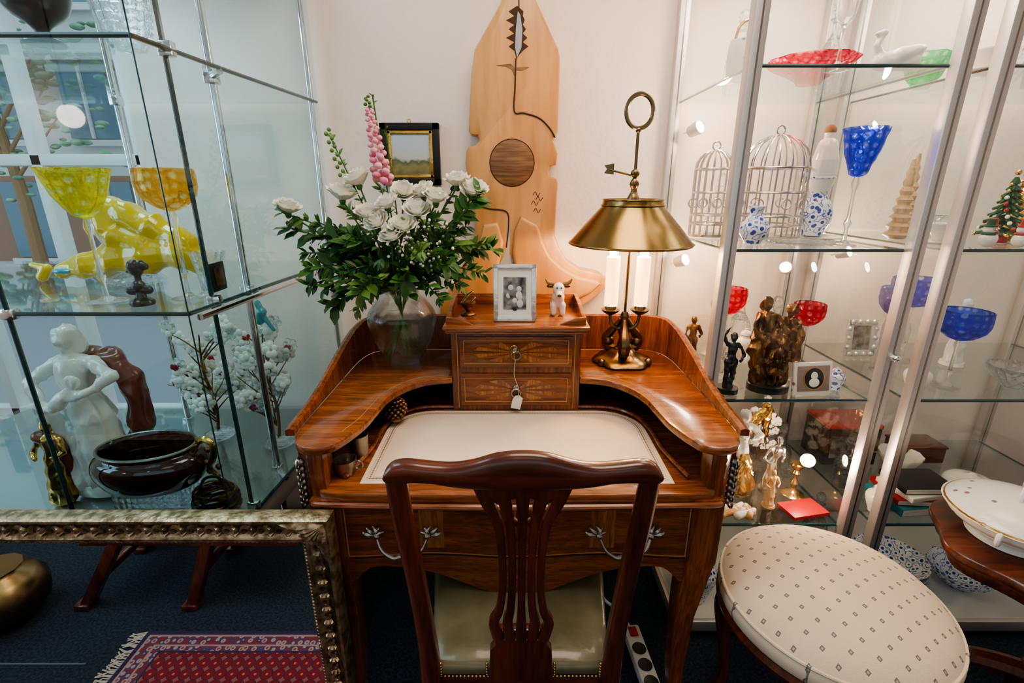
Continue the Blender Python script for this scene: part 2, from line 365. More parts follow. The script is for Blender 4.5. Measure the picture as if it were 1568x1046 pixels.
# outside
b=MB();b.bb(-14,8,2.2,16,-.3,-.2,'street',0);b.make('street_ground')
b=MB();b.bb(-13,2,9,10,-.2,7,'facade',0);b.bb(-13,2,8.95,9.0,-.2,1.6,'brick',0)
for i in range(9):
    for j in range(3):
        b.bb(-12+i*1.5,-11.2+i*1.5,8.9,8.98,.2+j*2,1.5+j*2,'wing',0)
        b.bb(-12.1+i*1.5,-11.1+i*1.5,8.85,8.9,.08+j*2,.18+j*2,'plast',0)
        b.bb(-11.62+i*1.5,-11.58+i*1.5,8.86,8.9,.2+j*2,1.5+j*2,'plast',0)
b.make('street_building')
b=MB()
for i in range(520):
    c=(-7.4+R.gauss(0,.85),7.6+R.uniform(-.5,.5),3.0+R.gauss(0,.65))
    b.ball(c,R.uniform(.035,.085),'foli',6,(1.3,1,.6))
b.tube([(-7.4,7.6,-.2),(-7.35,7.6,1.2),(-7.45,7.6,3.0)],[.10,.08,.03],'cork')
for k in range(9): b.tube([(-7.4,7.6,1.5+.12*k),(-7.4+.9*math.cos(k*2.1),7.6,2.4+.16*k)],[.03,.008],'cork')
b.make('street_tree')
for x,y,z in ((-2.85,-1.35,1.86),(-1.2,-1.7,2.2)):  # out of view: first for its reflection in the cabinet, second added for sparkle
    b=MB();b.ball((0,0,0),.07,'globe',20);b.tube([(0,0,.07),(0,0,2.70-z)],.005,'blk');b.lathe([(0,.06),(.03,.06),(.03,.09),(0,.09)],'gbrass');b.make('unseen_globe_lamp',(x,y,z))
# ------------------------------------------------------------ desk
cx=.012
D=MB()
half_out=[(.19,1.60),(.38,1.60),(.45,1.592),(.49,1.56),(.508,1.50),(.512,1.42),(.512,1.2),(.512,1.05),(.508,.985)]
half_in=[(.385,.985),(.365,1.05),(.355,1.13),(.345,1.20),(.315,1.265),(.265,1.315),(.19,1.335)]
arm_front=[(.488,.945),(.45,.928),(.41,.94)]
for sg in (1,-1):
    po=cr(half_out,4);pin=cr(half_in,4);pf=cr([half_out[-1]]+arm_front+[half_in[0]],4)
    poly=[(cx+sg*p[0],p[1]) for p in po+pf[1:-1]+pin]
    D.prism(poly,.868,.889,'desk' ,bev=.006)
    # crossbanding seam and stringing near the inner edge of the shelf
    D.tube([(cx+sg*(p[0]+.022),p[1]+.018,.8888) for p in pin],.0011,'tool',seg=5)
    # gallery
    pg=[(cx+sg*(p[0]-.004*0),p[1]) for p in po]
    def zt(x,y):
        if y>1.55: return 1.012
        tb=[(.98,.906),(1.05,.908),(1.12,.914),(1.2,.928),(1.3,.955),(1.4,.98),(1.5,1.0),(1.55,1.012)]
        for (a,c),(d,e) in zip(tb,tb[1:]):
            if y<=d: return c+(e-c)*max(0,(y-a))/(d-a)
        return 1.012
    zl=[zt(*p) for p in po]
    D.wallp(pg,.888,zl,.02*sg,'deskv')
    pb=[(cx+sg*(p[0]-.02),p[1]-(.01 if p[1]>1.5 else 0)) for p in po]
    D.wallp(pb,.72,.869,.018*sg,'deskv')
    D.prism([(cx+sg*.492,1.0),(cx+sg*.492,.975),(cx+sg*.462,.937),(cx+sg*.43,.937),(cx+sg*.43,.99)],.74,.869,'deskv',bev=.003)
    for k in range(7):
        z=.74+k*.017;D.ball((cx+sg*(.484),.949,z),.010,'pewter',8,(.8,.8,.9))
        D.torus((cx+sg*(.488),.944,z),.012,.003,'pewter','x',10)
    D.tube([(cx+sg*x,y,.786) for x,y in ((.40,.975),(.375,1.1),(.372,1.2),(.35,1.29),(.29,1.345),(.19,1.352))],.006,'deskv',sm=4)
    for y0,sy in ((.955,-1),(1.55,1)):
        rings=[]
        for z,w,off in ((.76,.034,0),(.60,.034,0),(.55,.032,-.004),(.4,.024,-.012),(.2,.018,-.012),(.06,.015,0),(.03,.02,.006),(0,.02,.008)):
            x=cx+sg*(.432+off);y=y0+sy*off
            rings.append([(x-w,y-w,z),(x+w,y-w,z),(x+w,y+w,z),(x-w,y+w,z)])
        D.loft(rings,'deskv',smooth=False)
    D.bb(cx+sg*.445,cx+sg*.462,.97,1.56,.57,.76,'desky',.002)
sl=[(-.462,1.585),(.462,1.585),(.468,1.0),(.462,.955),(.44,.928),(.38,.920),(.2,.918),(0,.914),(-.2,.918),(-.38,.920),(-.44,.928),(-.462,.955),(-.468,1.0)]
D.prism([(cx+x,y) for x,y in sl],.752,.779,'desk',bev=.006)
D.bb(cx-.46,cx+.46,1.565,1.585,.57,.869,'dark',.001)
def rr(x0,x1,y0,y1,r,n=6,bot=False):
    o=[(x0,y0),(x1,y0)]
    for k in range(n+1): a=pi/2*k/n;o.append((x1-r+r*math.cos(a),y1-r+r*math.sin(a)))
    for k in range(n+1): a=pi/2+pi/2*k/n;o.append((x0+r+r*math.cos(a),y1-r+r*math.sin(a)))
    return o
D.prism(rr(cx-.362,cx+.362,.958,1.335,.12),.775,.7808,'leather',bev=.0005)
for ins,rad in ((.018,.0012),(.024,.0006),(.012,.0006)):
    q=rr(cx-.362+ins,cx+.362-ins,.958+ins,1.335-ins,.12-ins)
    D.tube([(x,y,.7809) for x,y in q],rad,'tool',seg=5,cyc=True)
q=rr(cx-.344,cx+.344,.976,1.317,.102,10)
for (x0,y0),(x1,y1) in zip(q,q[1:]+q[:1]):
    L=math.hypot(x1-x0,y1-y0);n=max(1,int(L/.008))
    for k in range(n):
        t=k/n;D.box((x0+(x1-x0)*t,y0+(y1-y0)*t,.781),(.004,.004,.0008),'tool',0,(0,0,.78))
def apy(x): return .936-.012*math.cos(x/.40*2*pi)*.5
rings=[]
for k in range(61):
    x=-.40+.8*k/60;y=apy(x);zb=.575-.092*math.exp(-(x/.20)**2)-.05*math.exp(-((abs(x)-.40)/.035)**2)
    rings.append([(cx+x,y,.756),(cx+x,y,zb),(cx+x,y+.02,zb),(cx+x,y+.02,.756)])
D.loft(rings,'veneer2',smooth=True)
for z,h in ((.742,.006),(.735,.0015),(.60,.0015),(.594,.003)):
    rings=[]
    for k in range(41):
        x=-.395+.79*k/40;y=apy(x)-.0012;rings.append([(cx+x,y,z),(cx+x,y,z+h),(cx+x,y+.004,z+h),(cx+x,y+.004,z)])
    D.loft(rings,'inlay' if h<.005 and h!=.003 else 'dark',smooth=True)
for x in (-.395,-.005,.005,.395):
    D.bb(cx+x-.0012,cx+x+.0012,apy(x)-.0015,apy(x)+.003,.60,.735,'inlay',0)
for hx in (-.2,.2):
    for sx in (-1,1):
        D.prism([(cx+hx,.615),(cx+hx,.722),(cx+hx+sx*.06,.722),(cx+hx+sx*.13,.668),(cx+hx+sx*.06,.615)],apy(hx)-.0006,apy(hx)+.006,'veneer',axis='y',bev=0)
D.tube([(cx-.46,.925,.752),(cx-.4,.915,.752),(cx,.908,.752),(cx+.4,.915,.752),(cx+.46,.925,.752)],.007,'desk',sm=8)
# centre drawer box
D.bb(cx-.19,cx+.19,1.338,1.585,.779,1.03,'deskv',.002)
D.bb(cx-.203,cx+.203,1.318,1.60,1.028,1.040,'desk',.004)
D.bb(cx-.21,cx+.21,1.308,1.60,1.040,1.052,'desk',.005)
for z0,z1 in ((.801,.902),(.922,1.018)):
    x0,x1=cx-.165,cx+.165;y=1.336
    D.bb(x0,x1,y-.006,y+.01,z0,z1,'veneer2',.002)
    mx=(x0+x1)/2;mz=(z0+z1)/2;i=.012
    for sx in (-1,1):
        for k in range(9):
            a0=-pi/2+pi*k/9;a1=-pi/2+pi*(k+1)/9
            f=lambda a:(mx+sx*.125*math.cos(a),mz+(z1-z0-.03)/2*math.sin(a))
            D.prism([(mx,mz),f(a0),f(a1)],y-.0068,y-.004,'veneer' if k%2 else 'veneer2',axis='y',bev=0)
    for a,b_,c,d in ((x0+i,x1-i,z0+i,z0+i+.0015),(x0+i,x1-i,z1-i-.0015,z1-i),(x0+i,x0+i+.0015,z0+i,z1-i),(x1-i-.0015,x1-i,z0+i,z1-i)):
        D.bb(a,b_,y-.0075,y-.004,c,d,'inlay',0)
    D.torus((mx,y-.014,mz-.008),.013,.0028,'pewter','y',20)
    D.ball((mx,y-.008,mz+.006),.010,'pewter',12,(1,.5,1))
for sx in (-1,1): D.bb(cx+sx*.172-.001,cx+sx*.172+.001,1.3365,1.34,.79,1.025,'inlay',0)
D.bb(cx-.2,cx+.2,1.585,1.598,1.05,1.088,'desk',.003)
for sx in (-1,1):
    D.prism([(1.598,1.05),(1.598,1.088),(1.50,1.083),(1.42,1.07),(1.37,1.064),(1.345,1.05)],cx+sx*.2-.006,cx+sx*.2+.006,'desk',axis='x',bev=.002)
    D.prism([(cx+sx*.2,1.05),(cx+sx*.2,1.075),(cx+sx*.17,1.072),(cx+sx*.135,1.058),(cx+sx*.12,1.05)],1.33,1.338,'desk',axis='y',bev=.001)
for hx in (-.262,.245):
    y=.916
    for sx in (-1,1):
        x=cx+hx+sx*.058;z=.672
        for k in range(5):
            a=pi/2+(k-2)*.6;D.tube([(x,y+.003,z),(x+sx*.012*abs(math.cos(a))+.012*math.cos(a),y-.004,z+.016*math.sin(a)),(x+.026*math.cos(a)+sx*.008,y,z+.024*math.sin(a))],[.004,.006,.001],'pewter',seg=6,sm=3)
        D.ball((x,y-.004,z),.008,'pewter',10)
    D.tube([(cx+hx-.058,y-.006,.67),(cx+hx-.045,y-.018,.645),(cx+hx-.02,y-.022,.628),(cx+hx,y-.022,.632),(cx+hx+.02,y-.022,.628),(cx+hx+.045,y-.018,.645),(cx+hx+.058,y-.006,.67)],[.003,.004,.0055,.006,.0055,.004,.003],'pewter',sm=4)
D.make('writing_desk')
b=MB();b.prism([(-.016,0),(.012,-.006),(.020,.030),(.010,.040),(-.002,.038),(-.010,.028)],-.001,.001,'paper',axis='y',bev=0)
b.tube([(.006,-.001,.034),(.008,-.004,.06),(.0,-.003,.085),(-.006,-.003,.11),(-.002,-.003,.155)],.0011,'fringe',seg=5,sm=3);b.make('price_tag',(cx+.0,1.316,.80))
b=MB();b.torus((0,0,0),.010,.0022,'gbrass','y',14);b.tube([(0,0,-.010),(0,0,-.032)],.0022,'gbrass');b.bb(-.001,.008,-.001,.001,-.03,-.024,'gbrass',0);b.make('drawer_key',(cx-.006,1.312,.985))
# ------------------------------------------------------------ chair
b=MB();kx=.018
def yb(z): return .752-.062*((z-.46)/.55) if z>=.46 else .752-.07*((.46-z)/.46)**1.5
for sg in (-1,1):
    b.tube([(kx+sg*dx,yb(z),z) for z,dx in ((0,.2),(.2,.191),(.40,.188),(.5,.187),(.62,.19),(.75,.197),(.88,.207),(.975,.211))],[.015,.017,.021,.021,.019,.0185,.0185,.018],'mahog',seg=14,sm=5)
st=[(0,1.024,.953),(.04,1.020,.953),(.08,1.007,.956),(.115,1.0,.960),(.15,1.001,.966),(.19,1.005,.966),(.212,1.001,.962),(.224,.99,.966),(.228,.982,.974)]
full=[(-a,t,c) for a,t,c in st[::-1]]+st[1:]
rings=[]
for x,t,c in cr(full,4):
    hz=(t-c)/2;mz=(t+c)/2;ring=[];yy=yb(mz)-.006*math.cos(x/.23*pi/2)
    for k in range(14):
        a=2*pi*k/14;ca,sa=math.cos(a),math.sin(a)
        ring.append((kx+x,yy+.0165*math.copysign(abs(ca)**.7,ca),mz+hz*math.copysign(abs(sa)**.7,sa)))
    rings.append(ring)
b.loft(rings,'mahogx')
zs=[.965,.93,.90,.866,.80,.72,.66,.628,.60,.578]
fx=[.036,.031,.0255,.0205,.0178,.0178,.021,.0265,.0245,.0215]
hw=[.013,.0115,.0095,.0078,.0068,.0068,.0075,.0095,.0105,.012]
for i in (-2,-1,0,1,2):
    b.ribbon([(kx+i*f,yb(z)-.004,z) for z,f in zip(zs,fx)],hw,.008,'mahog')
for sg in (-1,1):
    b.ribbon([(kx+sg*.004,yb(.965),.965),(kx+sg*.03,yb(.93),.928),(kx+sg*.05,yb(.93),.93),(kx+sg*.066,yb(.965),.962)],.006,.007,'mahog')
    b.ribbon([(kx+sg*.01,yb(.86),.87),(kx+sg*.026,yb(.89),.89),(kx+sg*.034,yb(.92),.92),(kx+sg*.018,yb(.94),.945)],.004,.007,'mahog')
b.prism([(kx-.074,.972),(kx+.074,.972),(kx+.070,.945),(kx+.035,.928),(kx,.940),(kx-.035,.928),(kx-.070,.945)],yb(.96)-.012,yb(.96)+.008,'mahog',axis='y',bev=.003)
b.prism([(kx-.056,.592),(kx-.03,.598),(kx+.03,.598),(kx+.056,.592),(kx+.052,.56),(kx+.062,.545),(kx+.066,.46),(kx-.066,.46),(kx-.062,.545),(kx-.052,.56)],.732,.752,'mahog',axis='y',bev=.004)
for k in range(9): b.ball((kx-.044+k*.011,.730,.578),.004,'mahogx',8)
b.prism([(kx-.18,.758),(kx+.18,.758),(kx+.235,1.16),(kx-.235,1.16)],.395,.452,'mahogx',bev=.003)
rings=[]
for z,g in ((.450,0),(.462,.006),(.474,.004),(.482,-.006),(.488,-.03),(.492,-.07)):
    rings.append([(kx-.178-g,.756-g,z),(kx-.09,.756-g,z),(kx+.09,.756-g,z),(kx+.178+g,.756-g,z),(kx+.205+g,.95,z),(kx+.232+g,1.16+g,z),(kx,1.17+g,z),(kx-.232-g,1.16+g,z),(kx-.205-g,.95,z)])
b.loft(rings,'seat')
for k in range(14):
    for sg in (-1,1):
        b.ball((kx+sg*(.068+k*.0082),.7505,.453),.0037,'gbrass',8)
for k in range(5):
    for sg in (-1,1): b.ball((kx+sg*.070,.7505,.458+k*.0075),.0035,'gbrass',8);b.ball((kx+sg*.166,.7505,.458+k*.0075),.0035,'gbrass',8)
for sg in (-1,1):
    b.tube([(kx+sg*.215,1.13,0),(kx+sg*.213,1.13,.2),(kx+sg*.212,1.13,.42)],[.015,.018,.024],'mahog',seg=10)
    b.tube([(kx+sg*.195,.72,.17),(kx+sg*.213,1.13,.17)],.01,'mahog')
b.tube([(kx-.2,.93,.17),(kx+.2,.93,.17)],.01,'mahogx')
b.make('dining_chair')
# ------------------------------------------------------------ stool
b=MB();f_=.93
b.lathe([(r*f_,z) for r,z in [(0,.565),(.06,.563),(.13,.552),(.19,.534),(.235,.512),(.262,.488),(.272,.465),(.268,.44),(.255,.43)][::-1]],'fabric',seg=64,sm=3)
b.torus((0,0,.482),.2665*f_,.0042,'fabric',seg=64)
b.lathe([(r*f_,z) for r,z in [(0,.40),(.25,.40),(.268,.408),(.272,.42),(.265,.434),(.24,.44),(0,.44)]],'mahog',seg=64)
for k in range(4):
    a=pi/4+k*pi/2+.2;c,s=math.cos(a),math.sin(a)
    b.tube([(c*.20,s*.20,.41),(c*.225,s*.225,.33),(c*.21,s*.21,.2),(c*.195,s*.195,.08),(c*.215,s*.215,.015)],[.03,.026,.017,.013,.015],'mahog',sm=5,seg=10)
b.make('upholstered_stool',(.778,.935,0))
# ------------------------------------------------------------ side table + porcelain
b=MB();pl=[]
for k in range(96):
    a=2*pi*k/96;r=1+.035*math.cos(8*a);pl.append((1.43+.335*r*math.cos(a),.98+.25*r*math.sin(a)))
b.prism(pl,.556,.580,'mahogx',bev=.007)
b.prism([(1.43+(x-1.43)*.93,.98+(y-.98)*.93) for x,y in pl],.52,.558,'mahogx',bev=.004)
b.lathe([(.0,.1),(.05,.1),(.03,.2),(.022,.3),(.045,.4),(.03,.46),(.06,.53),(0,.53)],'mahog',(1.43,.98,0),sm=3)
for k in range(3):
    a=k*2.094+.5;b.tube([(1.43,.98,.16),(1.43+.15*math.cos(a),.98+.15*math.sin(a),.14),(1.43+.26*math.cos(a),.98+.26*math.sin(a),.02)],[.03,.024,.016],'mahog',sm=5)
b.make('scalloped_side_table')
b=MB()
b.lathe([(0,0),(.085,0),(.08,.012),(.10,.028),(.135,.055),(.143,.075),(.14,.078),(0,.078)],'flor',sm=3,seg=40)
b.lathe([(.146,.078),(.140,.086),(.115,.102),(.07,.116),(.03,.122),(0,.123)],'flor',sm=3,seg=40)
b.torus((0,0,.079),.1445,.003,'gold',seg=40)
b.tube([(-.03,0,.12),(-.02,0,.142),(.0,0,.150),(.02,0,.142),(.03,0,.12)],.006,'porc',sm=4)
for sg in (-1,1): b.tube([(sg*.138,0,.07),(sg*.165,0,.08),(sg*.165,0,.055),(sg*.13,0,.045)],.006,'porc',sm=4)
b.make('porcelain_tureen',(1.262,1.02,.58),(0,0,.6),scale=.96)
b=MB();b.lathe([(0,0),(.03,0),(.03,.008),(.058,.04),(.06,.065),(.05,.08),(.02,.092),(.008,.095),(.012,.108),(0,.112)],'flor',sm=3);b.make('sugar_bowl',(1.475,1.125,.58))
# ------------------------------------------------------------ mirror
b=MB();x0,x1,zt_=-1.55,-.385,.765;w=.072;ym=.872
b.bb(x0+.03,x1-.03,ym,ym+.012,.03,zt_-.03,'blackw',0)
b.add([(x0+w-.01,ym-.002,w-.01),(x1-w+.01,ym-.002,w-.01),(x1-w+.01,ym-.002,zt_-w+.01),(x0+w-.01,ym-.002,zt_-w+.01)],[(0,1,2,3)],'mirror',False)
prof=[(0,.012),(0,-.016),(.004,-.024),(.010,-.024),(.016,-.014),(.030,-.008),(.042,-.014),(.050,-.022),(.056,-.022),(.060,-.012),(.066,-.008),(.072,-.002),(.072,.012)]
def corner(sx,sz):
    ox=x0 if sx>0 else x1;oz=0 if sz>0 else zt_
    return [(ox+sx*p,ym+q,oz+sz*p) for p,q in prof]
b.loft([corner(1,1),corner(-1,1),corner(-1,-1),corner(1,-1)],'gilt',cyc=True,smooth=False)
def ornament(px,pz,dx,dz):
    nx,nz=-dz,dx
    pts=[]
    for k in range(11):
        a=k/10*5.6;r=.0135*(1-k/12);pts.append((px+dx*(.008+r*math.cos(a))+nx*r*math.sin(a),ym-.018,pz+dz*(.008+r*math.cos(a))+nz*r*math.sin(a)))
    b.tube(pts,[.004]*7+[.003]*4,'gilt',seg=5)
    for k in (-1,0,1): b.tube([(px-dx*.004,ym-.014,pz-dz*.004),(px-dx*.010+nx*.007*k,ym-.022,pz-dz*.010+nz*.007*k),(px-dx*.020+nx*.012*k,ym-.014,pz-dz*.020+nz*.012*k)],[.003,.005,.001],'gilt',seg=5,sm=2)
n=28
for i in range(n):
    t=(i+.5)/n;ornament(x0+.06+(x1-x0-.12)*t,zt_-.031,1,0)
for i in range(17):
    t=(i+.5)/17;ornament(x1-.031,.06+(zt_-.12)*t,0,1)
for i in range(110):
    t=(i+.5)/110;b.ball((x0+.05+(x1-x0-.1)*t,ym-.014,zt_-.061),.0042,'gilt',6)
for i in range(70):
    t=(i+.5)/70;b.ball((x1-.061,ym-.014,.05+(zt_-.1)*t),.0042,'gilt',6)
for k in range(7):
    a=k*pi/12;d=(-math.cos(a),-math.sin(a))
    L=.10 if k in (0,6) else .065
    b.tube([(x1-.014,ym-.018,zt_-.014),(x1-.014+d[0]*L*.5,ym-.028,zt_-.014+d[1]*L*.5),(x1-.014+d[0]*L,ym-.016,zt_-.014+d[1]*L)],[.004,.009,.002],'gilt',seg=6,sm=3)
b.make('gilt_framed_mirror')
b=MB()
b.bb(-1.22,-.24,.49,.84,0.001,.008,'rugd',0)
b.bb(-1.205,-.255,.505,.825,.008,.0085,'rugc',0)
b.bb(-1.198,-.262,.512,.818,.0085,.0088,'rugb',0)
b.bb(-1.165,-.295,.542,.788,.0088,.0091,'rugc',0)
b.bb(-1.158,-.302,.548,.782,.0091,.0094,'rugb',0)
b.bb(-1.135,-.325,.565,.765,.0094,.0097,'rugd',0)
b.bb(-1.128,-.332,.572,.758,.0097,.010,'rugf',0)
for k in range(60):
    y=.492+k*.0058
    for s_,xx in ((-1,-1.22),(1,-.24)):
        b.tube([(xx,y,.005),(xx+s_*.025,y+R.uniform(-.01,.01),.004),(xx+s_*R.uniform(.04,.055),y+R.uniform(-.015,.015),.003)],.0022,'fringe',seg=4)
b.make('persian_rug')
b=MB();b.bb(-2.9,-1.34,.60,.605,0,.002,'seam',0);b.make('trim_1')
b=MB()
b.bb(-1.46,-.72,.08,.40,.275,.305,'mahogx',.004)
for xa,xb in ((-1.52,-1.34),(-1.14,-1.03)):
    for ya in (.38,.10):
        b.box(((xa+xb)/2,ya,.145),(.036,.04,.33),'mahog',.003,(0,math.atan2(xb-xa,.29),0))
        b.box((xa,ya,.012),(.05,.055,.024),'mahog',.004)
    b.box(((xa+xb)/2-.02,.24,.12),(.025,.28,.025),'mahog',.003)
b.make('low_wooden_bench')
b=MB();b.lathe([(0,0),(.07,0),(.075,.01),(.118,.06),(.128,.10),(.122,.14),(.10,.175),(.07,.19),(.066,.20),(.075,.21),(.0,.205)],'dbrass',seg=12,smooth=False);b.make('brass_pot',(-1.74,.43,0))
# ------------------------------------------------------------ left cabinet
b=MB()
plan=[(-.66,1.80),(-.70,1.35),(-.718,1.04),(-1.98,1.04),(-1.98,1.80)]
for z,th in ((1.155,.01),(1.695,.01),(.565,.012)):
    q=[(x*.999,y) for x,y in plan]
    b.prism(q,z,z+th,'shelfg',bev=0)
    for i in range(3):
        a,c=q[i],q[i+1];b.tube([(a[0],a[1],z+th/2),(c[0],c[1],z+th/2)],.005,'edge',seg=6)
b.prism(plan,.50,.564,'alu',bev=.003);b.prism([(x*.99,y) for x,y in plan],.0,.08,'alu',bev=.003)
b.prism(plan,2.08,2.12,'alu',bev=.003)
zb,zt2=.577,2.08
def vp(xa,ya,xb,yb_,mat): b.add([(xa,ya,zb),(xb,yb_,zb),(xb,yb_,zt2),(xa,ya,zt2)],[(0,1,2,3)],mat,False)
vp(-.655,1.80,-.712,1.035,'paneL');vp(-.712,1.035,-1.985,1.035,'paneL')
for x,y,r,m in ((-.728,1.15,.0055,'edge'),(-1.115,1.037,.005,'edge'),(-.715,1.036,.0016,'edge')): b.tube([(x,y,.5),(x,y,zt2)],r,m)
for x,y in ((-.755,1.36),(-1.26,1.70),(-1.97,1.06),(-.675,1.79)): b.tube([(x,y,.0),(x,y,zt2)],.010,'chrome',seg=12)
for z in (1.16,1.70,.575):
    b.tube([(-.755,1.36,z-.008),(-.70,1.30,z-.008)],.008,'chrome')
    b.box((-.755,1.36,z-.012),(.03,.03,.028),'chrome',.004);b.box((-1.26,1.70,z-.012),(.03,.03,.028),'chrome',.004)
    b.box((-.722,1.15,z+.003),(.03,.022,.03),'chrome',.004);b.box((-1.115,1.04,z),(.03,.02,.025),'chrome',.004)
b.tube([(-.70,1.05,1.15),(-.655,1.78,1.15)],.008,'chrome')
b.box((-.735,1.2,1.215),(.004,.06,.07),'blackw',.001);b.box((-.731,1.2,1.215),(.004,.035,.045),'bronze',.001)
b.make('glass_display_cabinet')
def goblet(name,loc,h,r,bowl,m,stem='clear',flare=0):
    b=MB();zb=h*(1-bowl)
    if flare: out=[(.006,zb),(.02,zb+.006),(r*.5,zb+(h-zb)*.22),(r*.74,zb+(h-zb)*.5),(r*.88,zb+(h-zb)*.8),(r,h)]
    else: out=[(.006,zb),(r*.5,zb+(h-zb)*.10),(r*.9,zb+(h-zb)*.35),(r*1.02,zb+(h-zb)*.6),(r*1.02,zb+(h-zb)*.85),(r,h)]
    o=cr(out,2);sg_=18;vs=[];fs=[]
    # diamond-faceted outer bowl (alternating twist), smooth inner wall
    nr=len(o)
    for i,(rr_,z) in enumerate(o):
        for k in range(sg_):
            a=2*pi*(k+(.5 if i%2 else 0))/sg_;q=rr_*(1+(.03 if (i+k)%2 else 0));vs.append((q*math.cos(a),q*math.sin(a),z))
    for i in range(nr-1):
        for k in range(sg_):
            A=i*sg_+k;B=i*sg_+(k+1)%sg_;C=(i+1)*sg_+k;Dd=(i+1)*sg_+(k+1)%sg_
            if i%2==0: fs+=[(A,B,C),(B,Dd,C)]
            else: fs+=[(A,B,Dd),(A,Dd,C)]
    inn=[(max(0.001,x-.003),z+.002) for x,z in o][::-1];base=nr*sg_;prev=[(nr-1)*sg_+k for k in range(sg_)]
    for j,(rr_,z) in enumerate(inn):
        cur=[]
        for k in range(sg_):
            a=2*pi*(k+(.5 if (nr-1)%2 else 0))/sg_;cur.append(len(vs));vs.append((rr_*math.cos(a),rr_*math.sin(a),z))
        for k in range(sg_): l=(k+1)%sg_;fs.append((prev[k],prev[l],cur[l],cur[k]))
        prev=cur
    fs.append(prev);fs.append(list(range(sg_)))
    b.add(vs,fs,m,False)
    b.lathe([(0,0),(r*.62,0),(r*.62,.002),(r*.3,.006),(.006,.014),(.0045,h*.15),(.010,h*.2),(.0045,h*.24),(.0045,zb*.8),(.010,zb*.9),(.006,zb),(0,zb)],stem,seg=24)
    return b.make(name,loc)
Z2=1.167
goblet('yellow_wine_goblet',(-.971,1.135,Z2),.30,.068,.36,'yglass',flare=1)
goblet('amber_wine_goblet',(-.797,1.172,Z2),.30,.060,.31,'aglass')
b=MB()
b.lathe([(0,0),(.024,0),(.024,.012),(.012,.018),(.01,.03),(0,.03)],'black',sm=2)
b.blob([((-.018,0,.034),.010,(.018,0,.034),.010),((0,0,.035),.010,(0,0,.045),.014),((0,0,.045),.0075,(.002,0,.066),.007),((.002,0,.080),.015,(.0,0,.090),.016),((-.010,0,.080),.007,(-.017,0,.078),.003),((.012,0,.092),.012,(.02,0,.088),.009)],.002,'black',2)
b.make('black_portrait_bust',(-.86,1.10,Z2),(0,0,.3))
b=MB()
b.blob([((-.20,0,.03),.02,(-.10,0,.055),.04),((-.10,0,.055),.04,(.04,0,.08),.055),((.04,0,.08),.055,(.15,0,.085),.045),((.15,0,.085),.045,(.20,0,.045),.02),((-.04,0,.15),.045,(-.03,0,.205),.032),((-.03,0,.205),.03,(.06,0,.17),.035),((.06,0,.17),.035,(.16,0,.11),.035),((-.04,0,.14),.04,(.05,0,.10),.05),((-.05,0,.20),.02,(-.085,0,.15),.016)],.005,'yellow',3,ns=(14,.007,.5))
b.lathe([(0,0),(.07,0),(.06,.02),(.02,.035),(0,.035)],'crystal',sm=3)
b.blob([((-.27,0,.015),.015,(-.25,0,.04),.014),((-.25,0,.04),.012,(-.29,0,.05),.008)],.004,'yellow',3)
b.ball((-.19,-.02,.035),.014,'teal',10,(2,1,.6))
b.make('yellow_glass_sculpture',(-1.08,1.38,Z2))
b=MB();o=[(.028,0),(.03,.03),(.036,.07),(.042,.10)];b.lathe([(0,0)]+o+[(x-.004,z) for x,z in o[::-1]]+[(0,.01)],'crystal',rib=(10,.03),seg=40);b.make('crystal_tumbler',(-.80,1.28,Z2))
b=MB();b.lathe([(0,0),(.035,0),(.03,.01),(.012,.02),(.02,.035),(.05,.06),(.062,.10),(.055,.13),(.07,.15),(.066,.15),(.05,.13),(0,.12)],'black',sm=3);b.make('black_urn',(-.965,1.14,1.707))
b=MB();o=[(.03,0),(.045,.03),(.055,.09),(.05,.15)];b.lathe([(0,0)]+o+[(x-.004,z) for x,z in o[::-1]]+[(0,.01)],'crystal',rib=(12,.04),seg=48);b.make('cut_crystal_vase',(-.82,1.18,1.707))
Z1=.578
def rig(h=1.,tw=0,arm=None,robe=True,x=0,y=0):
    c=[];S=h
    def q(a,ra,b_,rb): c.append(((x+a[0]*S,y+a[1]*S,a[2]*S),ra*S,(x+b_[0]*S,y+b_[1]*S,b_[2]*S),rb*S))
    if robe:
        q((0,0,.06),.13,(0,0,.5),.085);q((-.05,-.03,.05),.09,(-.02,0,.45),.06)
    else:
        for s in (-1,1): q((s*.05,0,.02),.03,(s*.055,-.02,.27),.045);q((s*.055,-.02,.27),.045,(s*.05,0,.5),.065)
    q((0,0,.5),.085,(tw*.03,0,.62),.065);q((tw*.03,0,.62),.065,(tw*.05,0,.76),.08)
    q((tw*.05-.08,0,.79),.035,(tw*.05+.08,0,.79),.035);q((tw*.05,0,.8),.03,(tw*.06,0,.88),.028)
    q((tw*.07,-.01,.91),.052,(tw*.07,0,.95),.05);q((tw*.07,.02,.94),.055,(tw*.07,.03,.90),.045);q((tw*.07,-.06,.925),.010,(tw*.07,-.055,.9),.012)
    arm=arm or [((-.17,-.03,.62),(-.10,-.1,.55)),((.17,-.03,.62),(.1,-.1,.58))]
    for s,(e,w_) in zip((-1,1),arm):
        q((tw*.05+s*.1,0,.78),.035,e,.028);q(e,.028,w_,.02);q(w_,.022,(w_[0]*.9,w_[1]-.02,w_[2]+.03),.018)
    return c
b=MB();b.prism([(.095*math.cos(2*pi*k/20),.06*math.sin(2*pi*k/20)) for k in range(20)],0,.035,'porc',bev=.005)
b.T=Matrix.Translation((0,0,.03))
